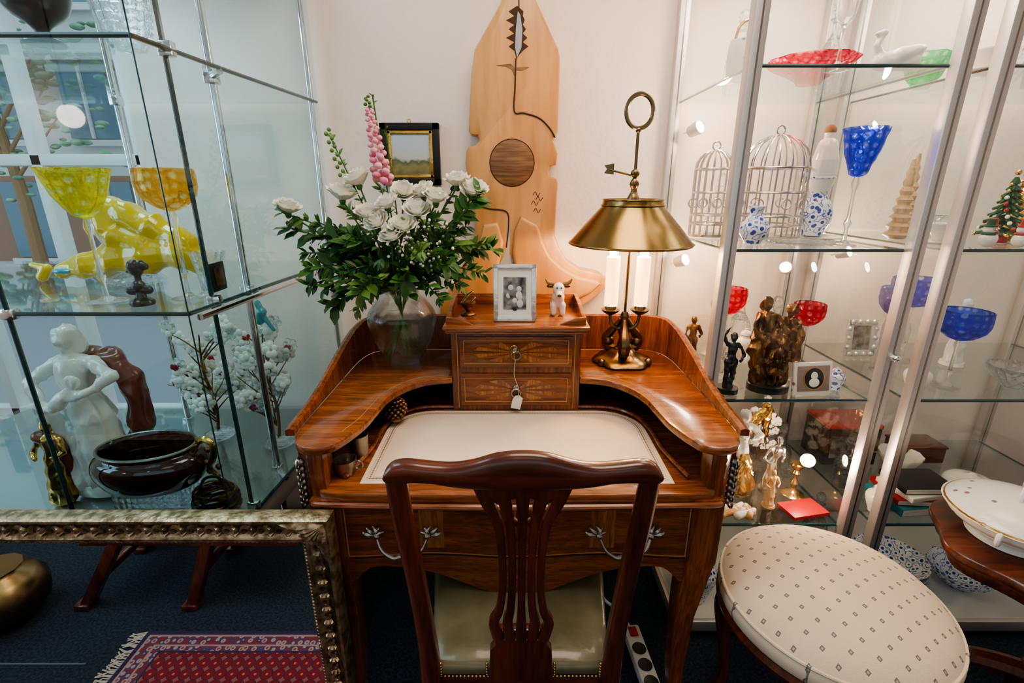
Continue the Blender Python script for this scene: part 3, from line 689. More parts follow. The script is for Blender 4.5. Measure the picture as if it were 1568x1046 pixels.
b.blob([((0,0,.02),.062,(.01,0,.20),.048),((-.03,-.02,.02),.045,(-.01,-.01,.18),.035),((.045,0,.02),.04,(.03,0,.2),.03),((.01,0,.20),.05,(-.015,0,.27),.040),((-.015,0,.27),.038,(-.01,0,.35),.042),
 ((-.055,0,.365),.020,(.04,0,.365),.020),((-.01,0,.37),.016,(-.012,-.005,.41),.013),((-.012,-.008,.43),.025,(-.012,-.004,.442),.024),((-.012,.008,.44),.028,(-.0,.02,.405),.024),((-.012,-.033,.432),.005,(-.012,-.030,.422),.006),
 ((-.055,0,.365),.018,(-.125,-.02,.31),.015),((-.125,-.02,.31),.015,(-.07,-.06,.255),.012),((-.07,-.06,.255),.012,(-.03,-.07,.26),.010),
 ((.04,0,.365),.018,(.105,-.02,.33),.015),((.105,-.02,.33),.015,(.06,-.065,.30),.012),((.06,-.065,.30),.012,(.02,-.07,.29),.010),
 ((.02,-.06,.30),.020,(-.02,-.065,.27),.019),((.035,-.065,.33),.015,(.035,-.065,.335),.015),((-.07,-.05,.25),.018,(-.06,-.03,.12),.013)],.004,'porc',1,ns=(30,.0045,.3))
b.blob([((.05,.04,.36),.025,(.10,.045,.30),.03),((.10,.045,.30),.03,(.095,.05,.16),.032),((.095,.05,.16),.032,(.06,.05,.05),.025),((-.03,.05,.37),.025,(.06,.05,.36),.03)],.005,'cloak',2,ns=(28,.005,.4))
b.T=Matrix.Translation((-.085,-.06,.0))
b.blob(rig(.25,.5),.0035,'gold',2,ns=(50,.002,.4));b.blob([((-.02,0,.20),.018,(.02,0,.18),.018),((.02,.01,.18),.016,(.03,.02,.06),.012)],.004,'cloak',2)
b.make('porcelain_madonna_figurine',(-1.19,1.24,Z1))
b=MB()
o=[(.10,0),(.125,.015),(.145,.05),(.146,.075),(.135,.095),(.12,.105),(.125,.118)]
b.bb(-.09,.09,-.05,.05,0,.075,'crystal',.004)
b.T=Matrix.Translation((0,0,.076))
b.lathe([(0,0)]+cr(o,3)+[(x-.008,z) for x,z in cr(o,3)[::-1]]+[(0,.012)],'brownc',seg=48,sy=.68)
b.torus((0,0,.117),.122,.004,'pewter',sy=.68,seg=40)
b.tube([(.125,-.0,.10),(.15,0,.135),(.175,0,.12),(.17,0,.08),(.155,0,.05),(.175,0,.02),(.19,0,-.02)],[.006,.009,.008,.009,.007,.006,.003],'gold',sm=5)
for k in range(10): b.ball((.14+.04*math.sin(k*1.3),.0,.13-k*.013),.009,'bronze',7,(1,.7,1))
b.make('brown_ceramic_planter',(-.975,1.145,Z1))
b=MB()
for k in range(26):
    a=R.uniform(0,pi);zz=R.uniform(.012,.06);rr_=.062*(1-abs(zz-.03)*6);pts=[]
    for j in range(14):
        t=2*pi*j/14;pts.append((rr_*math.cos(t),rr_*math.sin(t)*.8,zz+.014*math.sin(t+a*2)))
    b.tube(pts,.0028,'bronze' if k%3 else 'black',cyc=True,seg=5)
b.tube([(-.05,0,.04),(-.02,0,.10),(.03,0,.10),(.055,0,.04)],.004,'black',sm=5)
b.make('black_wicker_basket',(-.81,1.13,Z1))
def blossom(name,loc,h,w,bird=False,nb=22,ps=1.):
    b=MB();b.lathe([(0,0),(.05,0),(.045,.015),(.02,.03),(0,.03)],'crystal',sm=2)
    b.tube([(0,0,.02),(.01,0,h*.3),(-.01,0,h*.6),(0,0,h*.9)],[.006,.005,.004,.002],'bronze',sm=4)
    for i in range(nb):
        z=h*R.uniform(.2,.85);a=R.uniform(0,6.28);L=w*R.uniform(.5,1);tip=(L*math.cos(a),L*math.sin(a)*.7,z+R.uniform(.0,.1))
        b.tube([(0,0,z-.03),(tip[0]*.5,tip[1]*.5,z+.02),tip],[.003,.002,.001],'bronze',seg=5,sm=3)
        for j in range(4):
            t=R.uniform(.35,1.05);c=Vector((tip[0]*t,tip[1]*t,z+.02+(tip[2]-z)*t+R.uniform(-.01,.01)));rot=R.uniform(0,6);tl=R.uniform(-.6,.6)
            m_='red' if R.random()<.10 else ('petal' if R.random()<.75 else 'crystal')
            for k in range(5):
                d=Vector((math.cos(rot+k*1.257),tl*math.sin(rot+k*1.257),math.sin(rot+k*1.257)))*.02*ps*(.5 if m_=='red' else 1)
                b.ball(c+d*.7,.0115*ps*(.6 if m_=='red' else 1),m_,6,(1,.45,1))
    if bird:
        b.blob([((0,0,h),.014,(.01,0,h+.03),.016),((.01,0,h+.03),.012,(0,0,h+.06),.010),((0,0,h+.06),.004,(-.015,0,h+.058),.002),((.01,0,h+.02),.01,(.04,0,h-.03),.006)],.003,'teal',2)
    b.make(name,loc)
blossom('glass_blossom_tree',(-1.05,1.55,Z1),.42,.13)
blossom('glass_blossom_tree',(-.81,1.50,Z1),.44,.11,True)
# ------------------------------------------------------------ right cabinets
def rcab(name,xa,xb,e=.0165):
    b=MB();y0,y1=1.25,1.80
    for x in (xa,xb):
        for y in (y0,y1):
            b.bb(x-e,x+e,y-e,y+e,0,2.12,'alu',.003)
            b.bb(x-.002,x+.002,y-e-.001,y-e+.001,0,2.12,'pewter',0)
    for z in (.04,2.10):
        for y in (y0,y1): b.bb(xa,xb,y-.012,y+.012,z-.02,z+.02,'alu',.002)
        for x in (xa,xb): b.bb(x-.012,x+.012,y0,y1,z-.02,z+.02,'alu',.002)
    b.bb(xa,xb,y0,y1,.055,.062,'plast',0);b.bb(xa,xb,y0,y1,2.1,2.115,'plast',0)
    for z in (.425,.85,1.275,1.70):
        b.bb(xa+.006,xb-.006,y0+.016,y1-.01,z-.008,z,'shelfg',0)
        b.tube([(xa+.01,y0+.016,z-.004),(xb-.01,y0+.016,z-.004)],.0046,'edge',seg=6)
        b.tube([(xa+.01,y0+.016,z-.004),(xa+.01,y1-.01,z-.004)],.003,'edge',seg=6)
        b.tube([(xb-.01,y0+.016,z-.004),(xb-.01,y1-.01,z-.004)],.003,'edge',seg=6)
    for x in (xa,xb): b.add([(x,y0,.06),(x,y1,.06),(x,y1,2.1),(x,y0,2.1)],[(0,1,2,3)],'paneR',False)
    b.add([(xa,y0-.002,.06),(xb,y0-.002,.06),(xb,y0-.002,2.1),(xa,y0-.002,2.1)],[(0,1,2,3)],'paneR',False)
    return b.make(name)
rcab('aluminium_display_cabinet',.552,1.03);rcab('aluminium_display_cabinet',1.125,1.95)
b=MB();b.blob([((0,0,0),.011,(0,-.012,0),.010)],.002,'chrome',1);b.make('cabinet_lock',(1.03,1.231,.99))
S2,S3,S4,S1,S5=1.276,.851,.426,1.701,.063
def birdcage(name,loc,r,h):
    b=MB();b.lathe([(0,0),(r*1.02,0),(r*1.02,.008),(0,.008)],'silver',seg=32)
    hc=h-r-.03
    for k in range(16):
        a=2*pi*k/16;c,s=math.cos(a),math.sin(a)
        pts=[(r*c,r*s,.005),(r*c,r*s,hc)]+[(r*c*math.cos(t),r*s*math.cos(t),hc+r*math.sin(t)) for t in (.3,.6,.9,1.2,1.5)]
        b.tube(pts,.0026,'silver',seg=5)
    for z in (.04,hc*.33,hc*.66,hc): b.torus((0,0,z),r,.0036,'silver',seg=32)
    b.torus((0,0,hc+r+.012),.012,.0025,'silver','y',16);b.ball((0,0,hc+r),.006,'silver',8)
    for k in range(8):
        a=k*pi/4;b.torus((r*math.cos(a),r*math.sin(a),hc*.5),.014,.002,'silver','y',12)
    b.make(name,loc)
birdcage('silver_wire_birdcage',(.80,1.56,S2),.094,.33);birdcage('silver_wire_birdcage',(.63,1.60,S2),.055,.29)
b=MB();b.lathe([(0,0),(.028,0),(.03,.01),(.044,.04),(.046,.07),(.036,.10),(.024,.115),(.026,.13)],'delft',sm=3)
b.lathe([(.026,.13),(.036,.17),(.036,.22)],'porc',sm=3);b.lathe([(.036,.22),(.024,.27),(.014,.28),(.014,.295),(0,.295)],'porc',sm=3);b.torus((0,0,.17),.036,.003,'delft');b.ball((0,0,.302),.016,'cork',12);b.make('delft_vase_with_cork',(.935,1.54,S2+.008))
b=MB();b.lathe([(0,0),(.05,0),(.1,.006),(.105,.01),(.09,.008),(0,.006)],'porc',seg=36);b.make('white_plate',(.920,1.52,S2),scale=.9)
goblet('blue_wine_goblet',(.905,1.34,S2),.295,.052,.40,'bglass',flare=1)
b=MB();b.lathe([(0,0),(.02,0),(.022,.005),(.038,.03),(.038,.05),(.02,.075),(.016,.085),(.022,.1),(.018,.1),(0,.08)],'delft',sm=3);b.make('delft_bud_vase',(.675,1.38,S2))
b=MB();b.lathe([(0,0),(.05,0),(.09,.006),(.092,.012),(.08,.008),(0,.004)],'crystal',seg=36);b.make('glass_dish',(.80,1.36,S2))
for x,y,h in ((1.185,1.52,.23),(1.26,1.60,.25)):
    b=MB();pr=[(0,0),(.02,0)]
    for k in range(9):
        z=h*(k+.5)/9;r=.038*(1-k/10);pr+=[(r,z),(r*.6,z+h/18)]
    b.lathe(pr+[(0,h)],'wax',seg=14);b.make('honeycomb_tree',(x,y,S2))
b=MB();b.lathe([(0,0),(.02,0),(.02,.015),(.004,.02),(.004,.04),(0,.04)],'red')
for k in range(9):
    z=.03+k*.017;r=.055*(1-k/9.5)
    for j in range(11):
        a=j*2*pi/11+k*.4;b.tube([(0,0,z+.01),(r*math.cos(a),r*math.sin(a),z-.006)],[.005,.0035],'xmas',seg=5)
        if (j+k)%4==0: b.ball((r*math.cos(a),r*math.sin(a),z-.008),.0055,R.choice(['red','gold','petal']),7)
b.ball((0,0,.19),.008,'gold',8);b.make('miniature_christmas_tree',(1.395,1.41,S2))
def snowman(loc,m2):
    b=MB();b.ball((0,0,.018),.019,'porc',12);b.ball((0,0,.045),.014,'porc',12);b.lathe([(.015,.052),(.015,.055),(.010,.056),(.008,.072),(0,.074)],m2);b.torus((0,0,.034),.012,.004,m2);b.tube([(0,-.012,.046),(0,-.022,.045)],[.003,.001],'gold');b.make('snowman_figurine',loc)
snowman((1.345,1.30,S2),'red');snowman((1.30,1.34,S2),'red');snowman((1.265,1.31,S2),'xmas')
# shelf 1
b=MB();b.lathe([(0,0),(.04,0),(.048,.03),(.05,.07),(.046,.1),(.042,.1),(.04,.02),(0,.01)],'flor',seg=28,sy=.55,sm=2)
b.tube([(-.035,0,.1),(-.025,0,.14),(0,0,.155),(.025,0,.14),(.035,0,.1)],.004,'gold',sm=4);b.make('floral_porcelain_basket',(.64,1.50,S1))
b=MB();o=[(.03,0),(.035,.01),(.06,.025),(.10,.045),(.115,.06)];b.lathe([(0,0)]+o+[(x-.004,z+.004) for x,z in o[::-1]]+[(0,.01)],'clearpink',seg=40,rib=(10,.03));b.make('red_glass_bowl',(.835,1.52,S1))
b=MB();b.lathe([(0,0),(.03,0),(.028,.006),(.005,.02),(.005,.09),(.018,.11),(.025,.16),(.02,.2),(.018,.2),(.015,.11),(0,.1)],'clear',sm=2);b.make('clear_champagne_flute',(.80,1.34,S1))
b=MB();b.blob([((-.03,0,.02),.018,(.03,0,.022),.02),((.03,0,.025),.016,(.05,0,.045),.008),((-.03,0,.025),.009,(-.045,0,.05),.007),((-.045,0,.05),.007,(-.035,0,.072),.006),((-.035,0,.072),.008,(-.05,0,.07),.004),((0,.01,.03),.016,(.035,.012,.04),.01),((0,-.01,.03),.016,(.035,-.012,.04),.01)],.003,'porc',2);b.make('porcelain_swan',(.955,1.36,S1),scale=1.2)
b=MB();o=[(.02,0),(.025,.01),(.04,.03),(.052,.07),(.058,.09)];b.lathe([(0,0)]+o+[(x-.005,z) for x,z in o[::-1]]+[(0,.012)],'gglass',seg=40,rib=(8,.06));b.make('green_glass_bowl',(1.20,1.58,S1))
# shelf 3
goblet('red_wine_goblet',(.668,1.44,S3),.285,.041,.28,'rglass');goblet('red_wine_goblet',(.892,1.41,S3),.245,.043,.28,'rglass')
b=MB();b.lathe([(0,0),(.03,0),(.03,.015),(0,.015)],'black');b.T=Matrix.Translation((0,0,.012));b.blob(rig(.17,0,[((-.18,-.02,.95),(-.1,-.02,1.08)),((.2,-.03,.62),(.12,-.1,.52))],robe=False)+[((0,0,0),.016,(0,0,.02),.014)],.0025,'black',2,ns=(70,.0015,.5));b.make('dark_bronze_dancer',(.636,1.32,S3))
b=MB();b.lathe([(0,0),(.06,0),(.06,.02),(.05,.025),(0,.025)],'black',sy=.8);b.T=Matrix.Translation((0,0,.02))
b.blob(rig(.26,-1,x=-.022)+rig(.24,1,[((-.2,-.04,.7),(-.1,-.1,.75)),((.22,-.03,.6),(.14,-.06,.4))],x=.025,y=.01)+rig(.15,0,robe=False,x=.0,y=-.035)+[((-.03,.01,.2),.02,(-.055,0,.1),.02),((-.055,0,.1),.02,(-.03,0,.02),.02),((.05,.0,.16),.016,(.065,0,.08),.014),((.0,0,.05),.045,(0,0,.15),.03)],.003,'bronze',1,ns=(50,.005,.45))
b.make('bronze_figure_group',(.765,1.34,S3))
b=MB();b.bb(-.06,.06,-.006,.006,0,.095,'flor',.004);b.bb(-.05,.05,-.008,-.004,.01,.085,'rugc',.002)
for r,m,y in ((.034,'gold',-.0085),(.031,'blk',-.0092)): b.prism([(r*.95*math.cos(t*.2618),.048+r*math.sin(t*.2618)) for t in range(24)],y-.001,y+.003,m,axis='y',bev=0)
b.ball((0,-.010,.056),.011,'petal',10,(1,.15,1.1));b.ball((0,-.010,.036),.017,'petal',10,(1,.1,.8));b.make('oval_portrait_frame',(.875,1.30,S3),(-.2,0,.1))
b=MB()
for x in (-.042,.042): b.bb(x-.011,x+.011,-.006,.006,0,.13,'silverf',.003)
for z in (.011,.119): b.bb(-.052,.052,-.006,.006,z-.011,z+.011,'silverf',.003)
for k in range(14):
    a=k/14*2*pi;b.ball((.047*max(-1,min(1,1.3*math.cos(a))),-.006,.065+.058*max(-1,min(1,1.3*math.sin(a)))),.009,'silverf',8)
b.bb(-.035,.035,-.001,.004,.018,.112,'bw',0);b.make('silver_filigree_frame',(1.245,1.64,S3),(-.12,0,0))
goblet('blue_wine_goblet',(1.318,1.36,S3),.235,.062,.38,'bglass');goblet('blue_wine_goblet',(1.215,1.50,S3),.275,.042,.32,'bglass');goblet('blue_wine_goblet',(1.36,1.60,S3),.285,.07,.34,'bglass')
# shelf 4
b=MB();b.lathe([(0,0),(.05,0),(.05,.02),(0,.02)],'gold');b.T=Matrix.Translation((0,0,.015));b.blob(rig(.26,0,[((-.2,-.05,.7),(-.05,-.14,.68)),((.2,-.05,.7),(.05,-.14,.68))]),.004,'porc',2,ns=(40,.003,.35))
b.blob([((.03,.03,.18),.02,(.09,.05,.24),.01),((.09,.05,.24),.015,(.1,.05,.12),.006),((-.03,.03,.18),.02,(-.09,.05,.24),.01),((-.09,.05,.24),.015,(-.1,.05,.12),.006)],.005,'gold',2,ns=(60,.003,.5))
b.blob([((0,-.03,.02),.04,(0,-.02,.10),.025)],.005,'gold',2,ns=(50,.004,.4));b.make('gilded_angel_figurine',(.775,1.45,S4),scale=1.1)
blossom('glass_blossom_tree',(.92,1.60,S4),.24,.06,ps=.6)
b=MB();b.bb(-.1,.1,-.07,.07,0,.15,'blk',.004);b.bb(-.102,.102,-.072,.072,.15,.165,'red',.003);b.bb(-.08,.08,-.0725,-.069,.03,.12,'bw',0);b.make('black_and_red_box',(1.27,1.67,S4))
b=MB()
for k,(m,w,d,h,a) in enumerate((('tealb',.22,.15,.028,.1),('red',.2,.14,.02,-.08),('paper',.18,.13,.018,.2),('blk',.17,.12,.022,.0))):
    z=sum((.028,.02,.018,.022)[:k]);b.box((0,0,z+h/2),(w,d,h-.001),m,.002,(0,0,a));b.box((0,-.002,z+h/2),(w-.006,d-.002,h-.007),'paper',0,(0,0,a))
b.make('stack_of_books',(1.34,1.38,S4))
b=MB();b.lathe([(0,0),(.03,0),(.07,.03),(.075,.045),(.06,.06),(.02,.07),(.008,.08),(0,.082)],'porc',sm=2);b.make('white_lidded_dish',(1.56,1.42,S4))
b=MB();b.box((0,0,.006),(.13,.08,.012),'red',.002,(0,0,.2));b.make('red_tray',(.945,1.33,S4))
b=MB()
for k in range(14): b.blob([((R.uniform(-.06,.06),R.uniform(-.03,.03),.014),.014,(R.uniform(-.06,.06),R.uniform(-.02,.02),.022),.008)],.004,R.choice(['petal','wax','porc']),1)
b.make('sea_shell_pile',(.72,1.315,S4))
b=MB()
for k in range(3):
    o=[(.04,0),(.07,.018),(.10,.045),(.115,.06)];b.T=Matrix.Translation((0,0,k*.022));b.lathe([(0,0)]+o+[(x-.005,z+.002) for x,z in o[::-1]]+[(0,.006)],'delft',sm=2,seg=36)
b.make('blue_white_bowl_stack',(1.36,1.42,S5))
b=MB();b.lathe([(0,0),(.05,0),(.07,.03),(.05,.06),(.02,.075),(.008,.085),(0,.09)],'pewter',sm=2);b.make('pewter_pot',(.70,1.5,S5))
# more shelf contents
def decanter(loc,h,m='crystal',name='crystal_decanter'):
    b=MB();b.lathe([(0,0),(.035,0),(.04,.01),(.042,h*.35),(.03,h*.5),(.013,h*.62),(.012,h*.74),(.02,h*.78),(.0,h*.78)],m,seg=24,rib=(8,.05),sm=2);b.ball((0,0,h*.88),.018,m,8,(1,1,1.2));b.make(name,loc)
def candlestick(loc,h,m,name='candlestick'):
    b=MB();b.lathe([(0,0),(.035,0),(.034,.006),(.015,.015),(.008,.03),(.014,.045),(.007,.06),(.006,h*.6),(.014,h*.7),(.008,h*.78),(.02,h*.9),(.018,h),(0,h)],m,seg=20,sm=2);b.make(name,loc)
def jar(loc,h,r,m,name='ginger_jar'):
    b=MB();b.lathe([(0,0),(r*.55,0),(r*.6,h*.05),(r,h*.45),(r*.9,h*.65),(r*.45,h*.75),(r*.45,h*.8),(r*.55,h*.81),(r*.4,h*.9),(r*.1,h*.94),(r*.15,h*.98),(0,h)],m,seg=26,sm=2);b.make(name,loc)
def bowl(loc,r,h,m,name='crystal_bowl'):
    b=MB();o=[(r*.4,0),(r*.45,h*.1),(r*.8,h*.5),(r,h)];b.lathe([(0,0)]+o+[(x-.005,z+.001) for x,z in o[::-1]]+[(0,h*.12)],m,seg=32,rib=(10,.04),sm=2);b.make(name,loc)
def cup(loc,m,name='porcelain_teacup'):
    b=MB();b.lathe([(0,0),(.035,.0),(.055,.006),(.056,.008),(.0,.008)],m,seg=24);o=[(.015,.008),(.02,.02),(.035,.045),(.038,.055)];b.lathe([(0,.008)]+o+[(x-.002,z) for x,z in o[::-1]]+[(0,.012)],m,seg=24,sm=2);b.torus((.043,0,.034),.012,.003,m,'y',12);b.make(name,loc)
def fig(loc,h,m,name,ns=(45,.003,.4),**k):
    b=MB();b.lathe([(0,0),(h*.16,0),(h*.15,h*.05),(0,h*.05)],m);b.T=Matrix.Translation((0,0,h*.04));b.blob(rig(h,**k),h*.016,m,2,ns=(ns[0]*.26/h*.8,ns[1]*h/.26,ns[2]));b.make(name,loc)
decanter((.70,1.68,S1),.24);decanter((.97,1.66,S1),.26);bowl((1.36,1.50,S1),.07,.07,'crystal');decanter((1.52,1.55,S1),.25,'clear','glass_decanter');cup((1.20,1.38,S1),'flor')
decanter((.71,1.72,S2),.20);candlestick((.985,1.72,S2),.2,'silver','silver_candlestick');fig((1.52,1.5,S2),.2,'gold','gilt_figurine');jar((1.60,1.36,S2),.12,.045,'flor','floral_ginger_jar');cup((1.20,1.38,S2),'flor');bowl((1.44,1.66,S2),.06,.06,'crystal')
bowl((.955,1.66,S3),.06,.07,'crystal');candlestick((.72,1.66,S3),.2,'silver','silver_candlestick');decanter((.83,1.70,S3),.24);jar((1.20,1.33,S3),.09,.035,'porc','white_ginger_jar');fig((1.50,1.55,S3),.22,'porc','porcelain_lady_figurine');bowl((1.52,1.36,S3),.07,.06,'crystal');decanter((1.44,1.74,S3),.22);fig((.61,1.56,S3),.16,'bronze','bronze_statuette',robe=False)
fig((.625,1.42,S4),.2,'gold','gilt_cherub_figurine',robe=False);fig((.69,1.62,S4),.26,'bronze','bronze_lady_figurine');fig((.885,1.44,S4),.2,'silver','silver_angel_figurine',tw=1);bowl((.985,1.50,S4),.035,.05,'crystal');jar((.60,1.72,S4),.18,.045,'flor','floral_ginger_jar');candlestick((.80,1.72,S4),.24,'gbrass','brass_candlestick');jar((1.18,1.33,S4),.10,.035,'flor','floral_ginger_jar');decanter((1.175,1.48,S4),.2);bowl((1.44,1.58,S4),.07,.06,'porc','porcelain_bowl')
fig((.845,1.355,S4),.13,'wax','carved_santa_figurine');fig((.64,1.31,S4),.12,'gold','gilt_cherub_figurine',tw=-1);fig((.98,1.70,S4),.22,'bronze','bronze_statuette',robe=False);candlestick((.96,1.42,S4),.12,'gbrass','brass_candlestick')
fig((.70,1.40,S4),.18,'porc','porcelain_lady_figurine',tw=1);decanter((1.0,1.60,S4),.18);fig((.565+.06,1.52,S4),.24,'wax','carved_angel_figurine',tw=-1)
bowl((.72,1.56,S3),.04,.05,'crystal');decanter((.98,1.74,S3),.2);jar((.80,1.58,S3),.12,.035,'flor','floral_ginger_jar');jar((.965,1.34,S3),.07,.025,'delft','delft_ginger_jar')
jar((.64,1.34,S5),.2,.06,'delft','delft_ginger_jar');bowl((.86,1.38,S5),.09,.08,'porc','porcelain_bowl');fig((.97,1.5,S5),.22,'bronze','bronze_lady_figurine');jar((1.19,1.34,S5),.18,.045,'flor','floral_ginger_jar');bowl((1.61,1.40,S5),.1,.07,'delft','blue_white_bowl');decanter((1.20,1.6,S5),.25)
b=MB();b.bb(-.08,.08,-.05,.05,0,.06,'mahogx',.004);b.bb(-.083,.083,-.053,.053,.06,.07,'mahogx',.003);b.make('wooden_trinket_box',(1.56,1.66,S4))
def light(name,typ,loc,e,col,size=.02,rot=(0,0,0),sy=None):
    l=bpy.data.lights.new(name,typ);l.energy=e;l.color=col
    if typ=='AREA':
        l.size=size
        if sy: l.shape='RECTANGLE';l.size_y=sy
    else: l.shadow_soft_size=size
    o=bpy.data.objects.new(name,l);COL.objects.link(o);o.location=loc;o.rotation_euler=rot;return o
for i,(x,y,z,sg) in enumerate(((.59,1.74,1.60,1),(.59,1.74,1.17,1),(1.0,1.76,1.14,-1),(.99,1.42,.56,-1),(1.16,1.74,1.60,1),(1.16,1.74,1.2,1))):
    b=MB();b.lathe([(0,0),(.018,0),(.022,.03),(.022,.04),(.018,.04),(0,.038)],'alu',seg=16);b.lathe([(0,.0385),(.018,.0395),(.018,.041),(0,.042)],'spot',seg=16);b.tube([(0,0,.01),(-.02,0,-.01)],.003,'alu')
    b.make('cabinet_spotlight',(x,y,z),(1.2,0,.6*sg))
    if i in (0,1,3,5): light('cabinet_spotlight_glow','POINT',(x+.05*sg,y-.09,z+.03),3.2,(1,.72,.50),.03)
# power strip
b=MB();b.box((0,0,.02),(.055,.24,.036),'plast',.008);b.box((0,.09,.04),(.026,.034,.008),'red',.003)
for k in range(3):
    b.lathe([(.021,.038),(.022,.0395),(.019,.0395),(.017,.0385),(0,.0385)],'blk',(0,.03-k*.055,0),20)
b.tube([(0,.12,.02),(-.01,.19,.015),(-.05,.25,.01),(-.06,.32,.01)],.005,'plast',sm=5)
b.make('power_strip',(.405,1.13,0),(0,0,.08))
# ------------------------------------------------------------ lamp
b=MB()
b.lathe([(0,0),(.088,0),(.092,.006),(.085,.014),(.07,.018),(.055,.024),(.045,.034),(.035,.045),(0,.05)],'abrass',seg=48,rib=(6,.05))
for k in range(3):
    a=k*2*pi/3-.5;b.ball((.085*math.cos(a),.085*math.sin(a),.011),.013,'abrass',8)
for k in range(3):
    a=k*2*pi/3+.4;c,s=math.cos(a),math.sin(a)
    b.tube([(.012*c,.012*s,.14),(.03*c,.03*s,.11),(.055*c,.055*s,.075),(.05*c,.05*s,.045),(.025*c,.025*s,.04)],[.006,.011,.016,.018,.010],'abrass',sm=5)
    b.ball((.052*c,.052*s,.06),.02,'abrass',10)
b.lathe([(0,.03),(.02,.04),(.012,.08),(.018,.10),(.01,.13),(.014,.15),(.008,.165),(0,.165)],'abrass',sm=2)
for sg in (-1,1):
    b.tube([(0,0,.12),(sg*.02,0,.11),(sg*.04,0,.125),(sg*.046,0,.155)],[.006,.006,.006,.005],'abrass',sm=5)
    b.lathe([(0,0),(.008,0),(.024,.010),(.030,.018),(.018,.02),(.016,.03),(0,.03)],'abrass',(sg*.046,0,.155))
    b.lathe([(0,0),(.021,0),(.021,.15),(.019,.152),(0,.152)],'candle',(sg*.046,0,.185),seg=24)
    b.lathe([(0,0),(.010,0),(.014,.02),(.010,.038),(.0,.052)],'bulb',(sg*.046,0,.337),sm=3,seg=16)
b.tube([(0,0,.13),(0,0,.69)],.0045,'abrass')
b.lathe([(0,.0),(.009,.002),(.006,.01),(.012,.02),(.0,.03)],'abrass',(0,0,.50))
o=[(.184,.375),(.181,.379),(.138,.43),(.092,.482),(.088,.496),(.085,.503)]
b.lathe(o+[(x-.003,z-.002) for x,z in o[::-1]],'brass',seg=56)
b.torus((0,0,.377),.182,.003,'brass',seg=56);b.torus((0,0,.502),.086,.003,'brass',seg=40);b.torus((0,0,.487),.092,.002,'brass',seg=40)
for k in range(4): a=k*pi/2;b.tube([(0,0,.499),(.086*math.cos(a),.086*math.sin(a),.499)],.0025,'abrass')
b.lathe([(0,.50),(.02,.50),(.014,.515),(.008,.53),(.014,.545),(.008,.56),(0,.565)],'abrass',sm=2)
b.tube([(-.012,0,.57),(-.075,0,.585)],[.003,.003],'abrass');b.prism([(-.062,.572),(-.062,.602),(-.09,.597),(-.082,.587),(-.09,.575)],-.002,.002,'abrass',axis='y',bev=0)
b.ball((0,0,.575),.013,'abrass',10);b.ball((0,0,.69),.008,'abrass',10)
b.torus((0,0,.738),.044,.0062,'abrass','y',32,sx=.85,sy=1)
b.make('brass_bouillotte_lamp',(.355,1.475,.890))
light('lamp_bulb_glow','POINT',(.309,1.475,1.265),7,(1,.58,.25),.02);light('lamp_bulb_glow','POINT',(.401,1.475,1.265),7,(1,.58,.25),.02)
# ------------------------------------------------------------ items on the box and in the pigeonholes
b=MB()
b.bb(-.062,-.048,-.006,.006,0,.165,'silverf',.002);b.bb(.048,.062,-.006,.006,0,.165,'silverf',.002);b.bb(-.062,.062,-.006,.006,0,.014,'silverf',.002);b.bb(-.062,.062,-.006,.006,.151,.165,'silverf',.002)
b.bb(-.05,.05,-.002,.004,.012,.153,'paper',0);b.bb(-.033,.033,-.003,.0,.035,.128,'bw',0)
for x,z in ((-.012,.098),(.012,.094),(-.018,.075),(.015,.07),(.0,.06)): b.ball((x,-.003,z),.0075,'bwl',8,(1,.1,1.1));b.ball((x,-.003,z-.018),.009,'bwl' if x>0 else 'bw',8,(1,.1,1.3))
b.prism([(0,0),(.05,0),(.004,.11)],-.02,-.018,'blackw',axis='x',bev=0)
b.make('silver_picture_frame',(.008,1.365,1.054),(-.14,0,-.02))
b=MB()
b.blob([((-.012,-.008,.008),.008,(-.012,-.006,.03),.010),((.012,-.008,.008),.008,(.012,-.006,.03),.010),((-.012,.018,.008),.008,(-.01,.014,.03),.012),((.012,.018,.008),.008,(.01,.014,.03),.012),((0,.01,.035),.019,(0,-.004,.055),.018),((0,-.006,.06),.014,(0,-.012,.078),.017),((0,-.02,.07),.010,(0,-.03,.062),.009)],.003,'porc',2)
for sg in (-1,1):
    b.tube([(sg*.012,-.008,.09),(sg*.028,-.008,.093),(sg*.036,-.01,.104)],[.005,.005,.002],'cork',sm=3)
    b.ball((sg*.006,-.027,.082),.0024,'blk',6);b.ball((sg*.022,-.01,.084),.007,'bronze',8,(1.6,.6,.7))
b.ball((0,-.038,.063),.005,'bronze',8,(1.2,.7,.8));b.ball((.012,.0,.055),.009,'bronze',8,(.6,1,.8))
b.make('cow_figurine',(.14,1.44,1.053),scale=1.1)
b=MB();b.lathe([(0,0),(.02,0),(.018,.006),(.006,.01),(.014,.02),(.02,.03),(.018,.035),(0,.034)],'bronze',sm=2)
b.blob([((-.01,0,.035),.006,(.0,0,.05),.006),((0,0,.05),.006,(.012,0,.06),.005),((.01,0,.035),.005,(.018,0,.045),.004),((0,0,.05),.004,(-.016,0,.062),.003)],.002,'gbrass',2);b.make('brass_trinket',(-.135,1.45,1.053),scale=1.15)
b=MB();o=[(.020,0),(.022,.05),(.023,.055)];b.lathe([(0,0)]+o+[(x-.002,z) for x,z in o[::-1]]+[(0,.004)],'pewter');b.make('silver_cup',(-.385,1.075,.78),scale=1.15)
b=MB();o=[(.017,0),(.022,.02),(.024,.034)];b.lathe([(0,0)]+o+[(x-.002,z) for x,z in o[::-1]]+[(0,.004)],'pewter');b.torus((.027,0,.02),.009,.0025,'pewter','y',12);b.make('small_pewter_mug',(-.395,1.0,.78),scale=1.15)
b=MB()
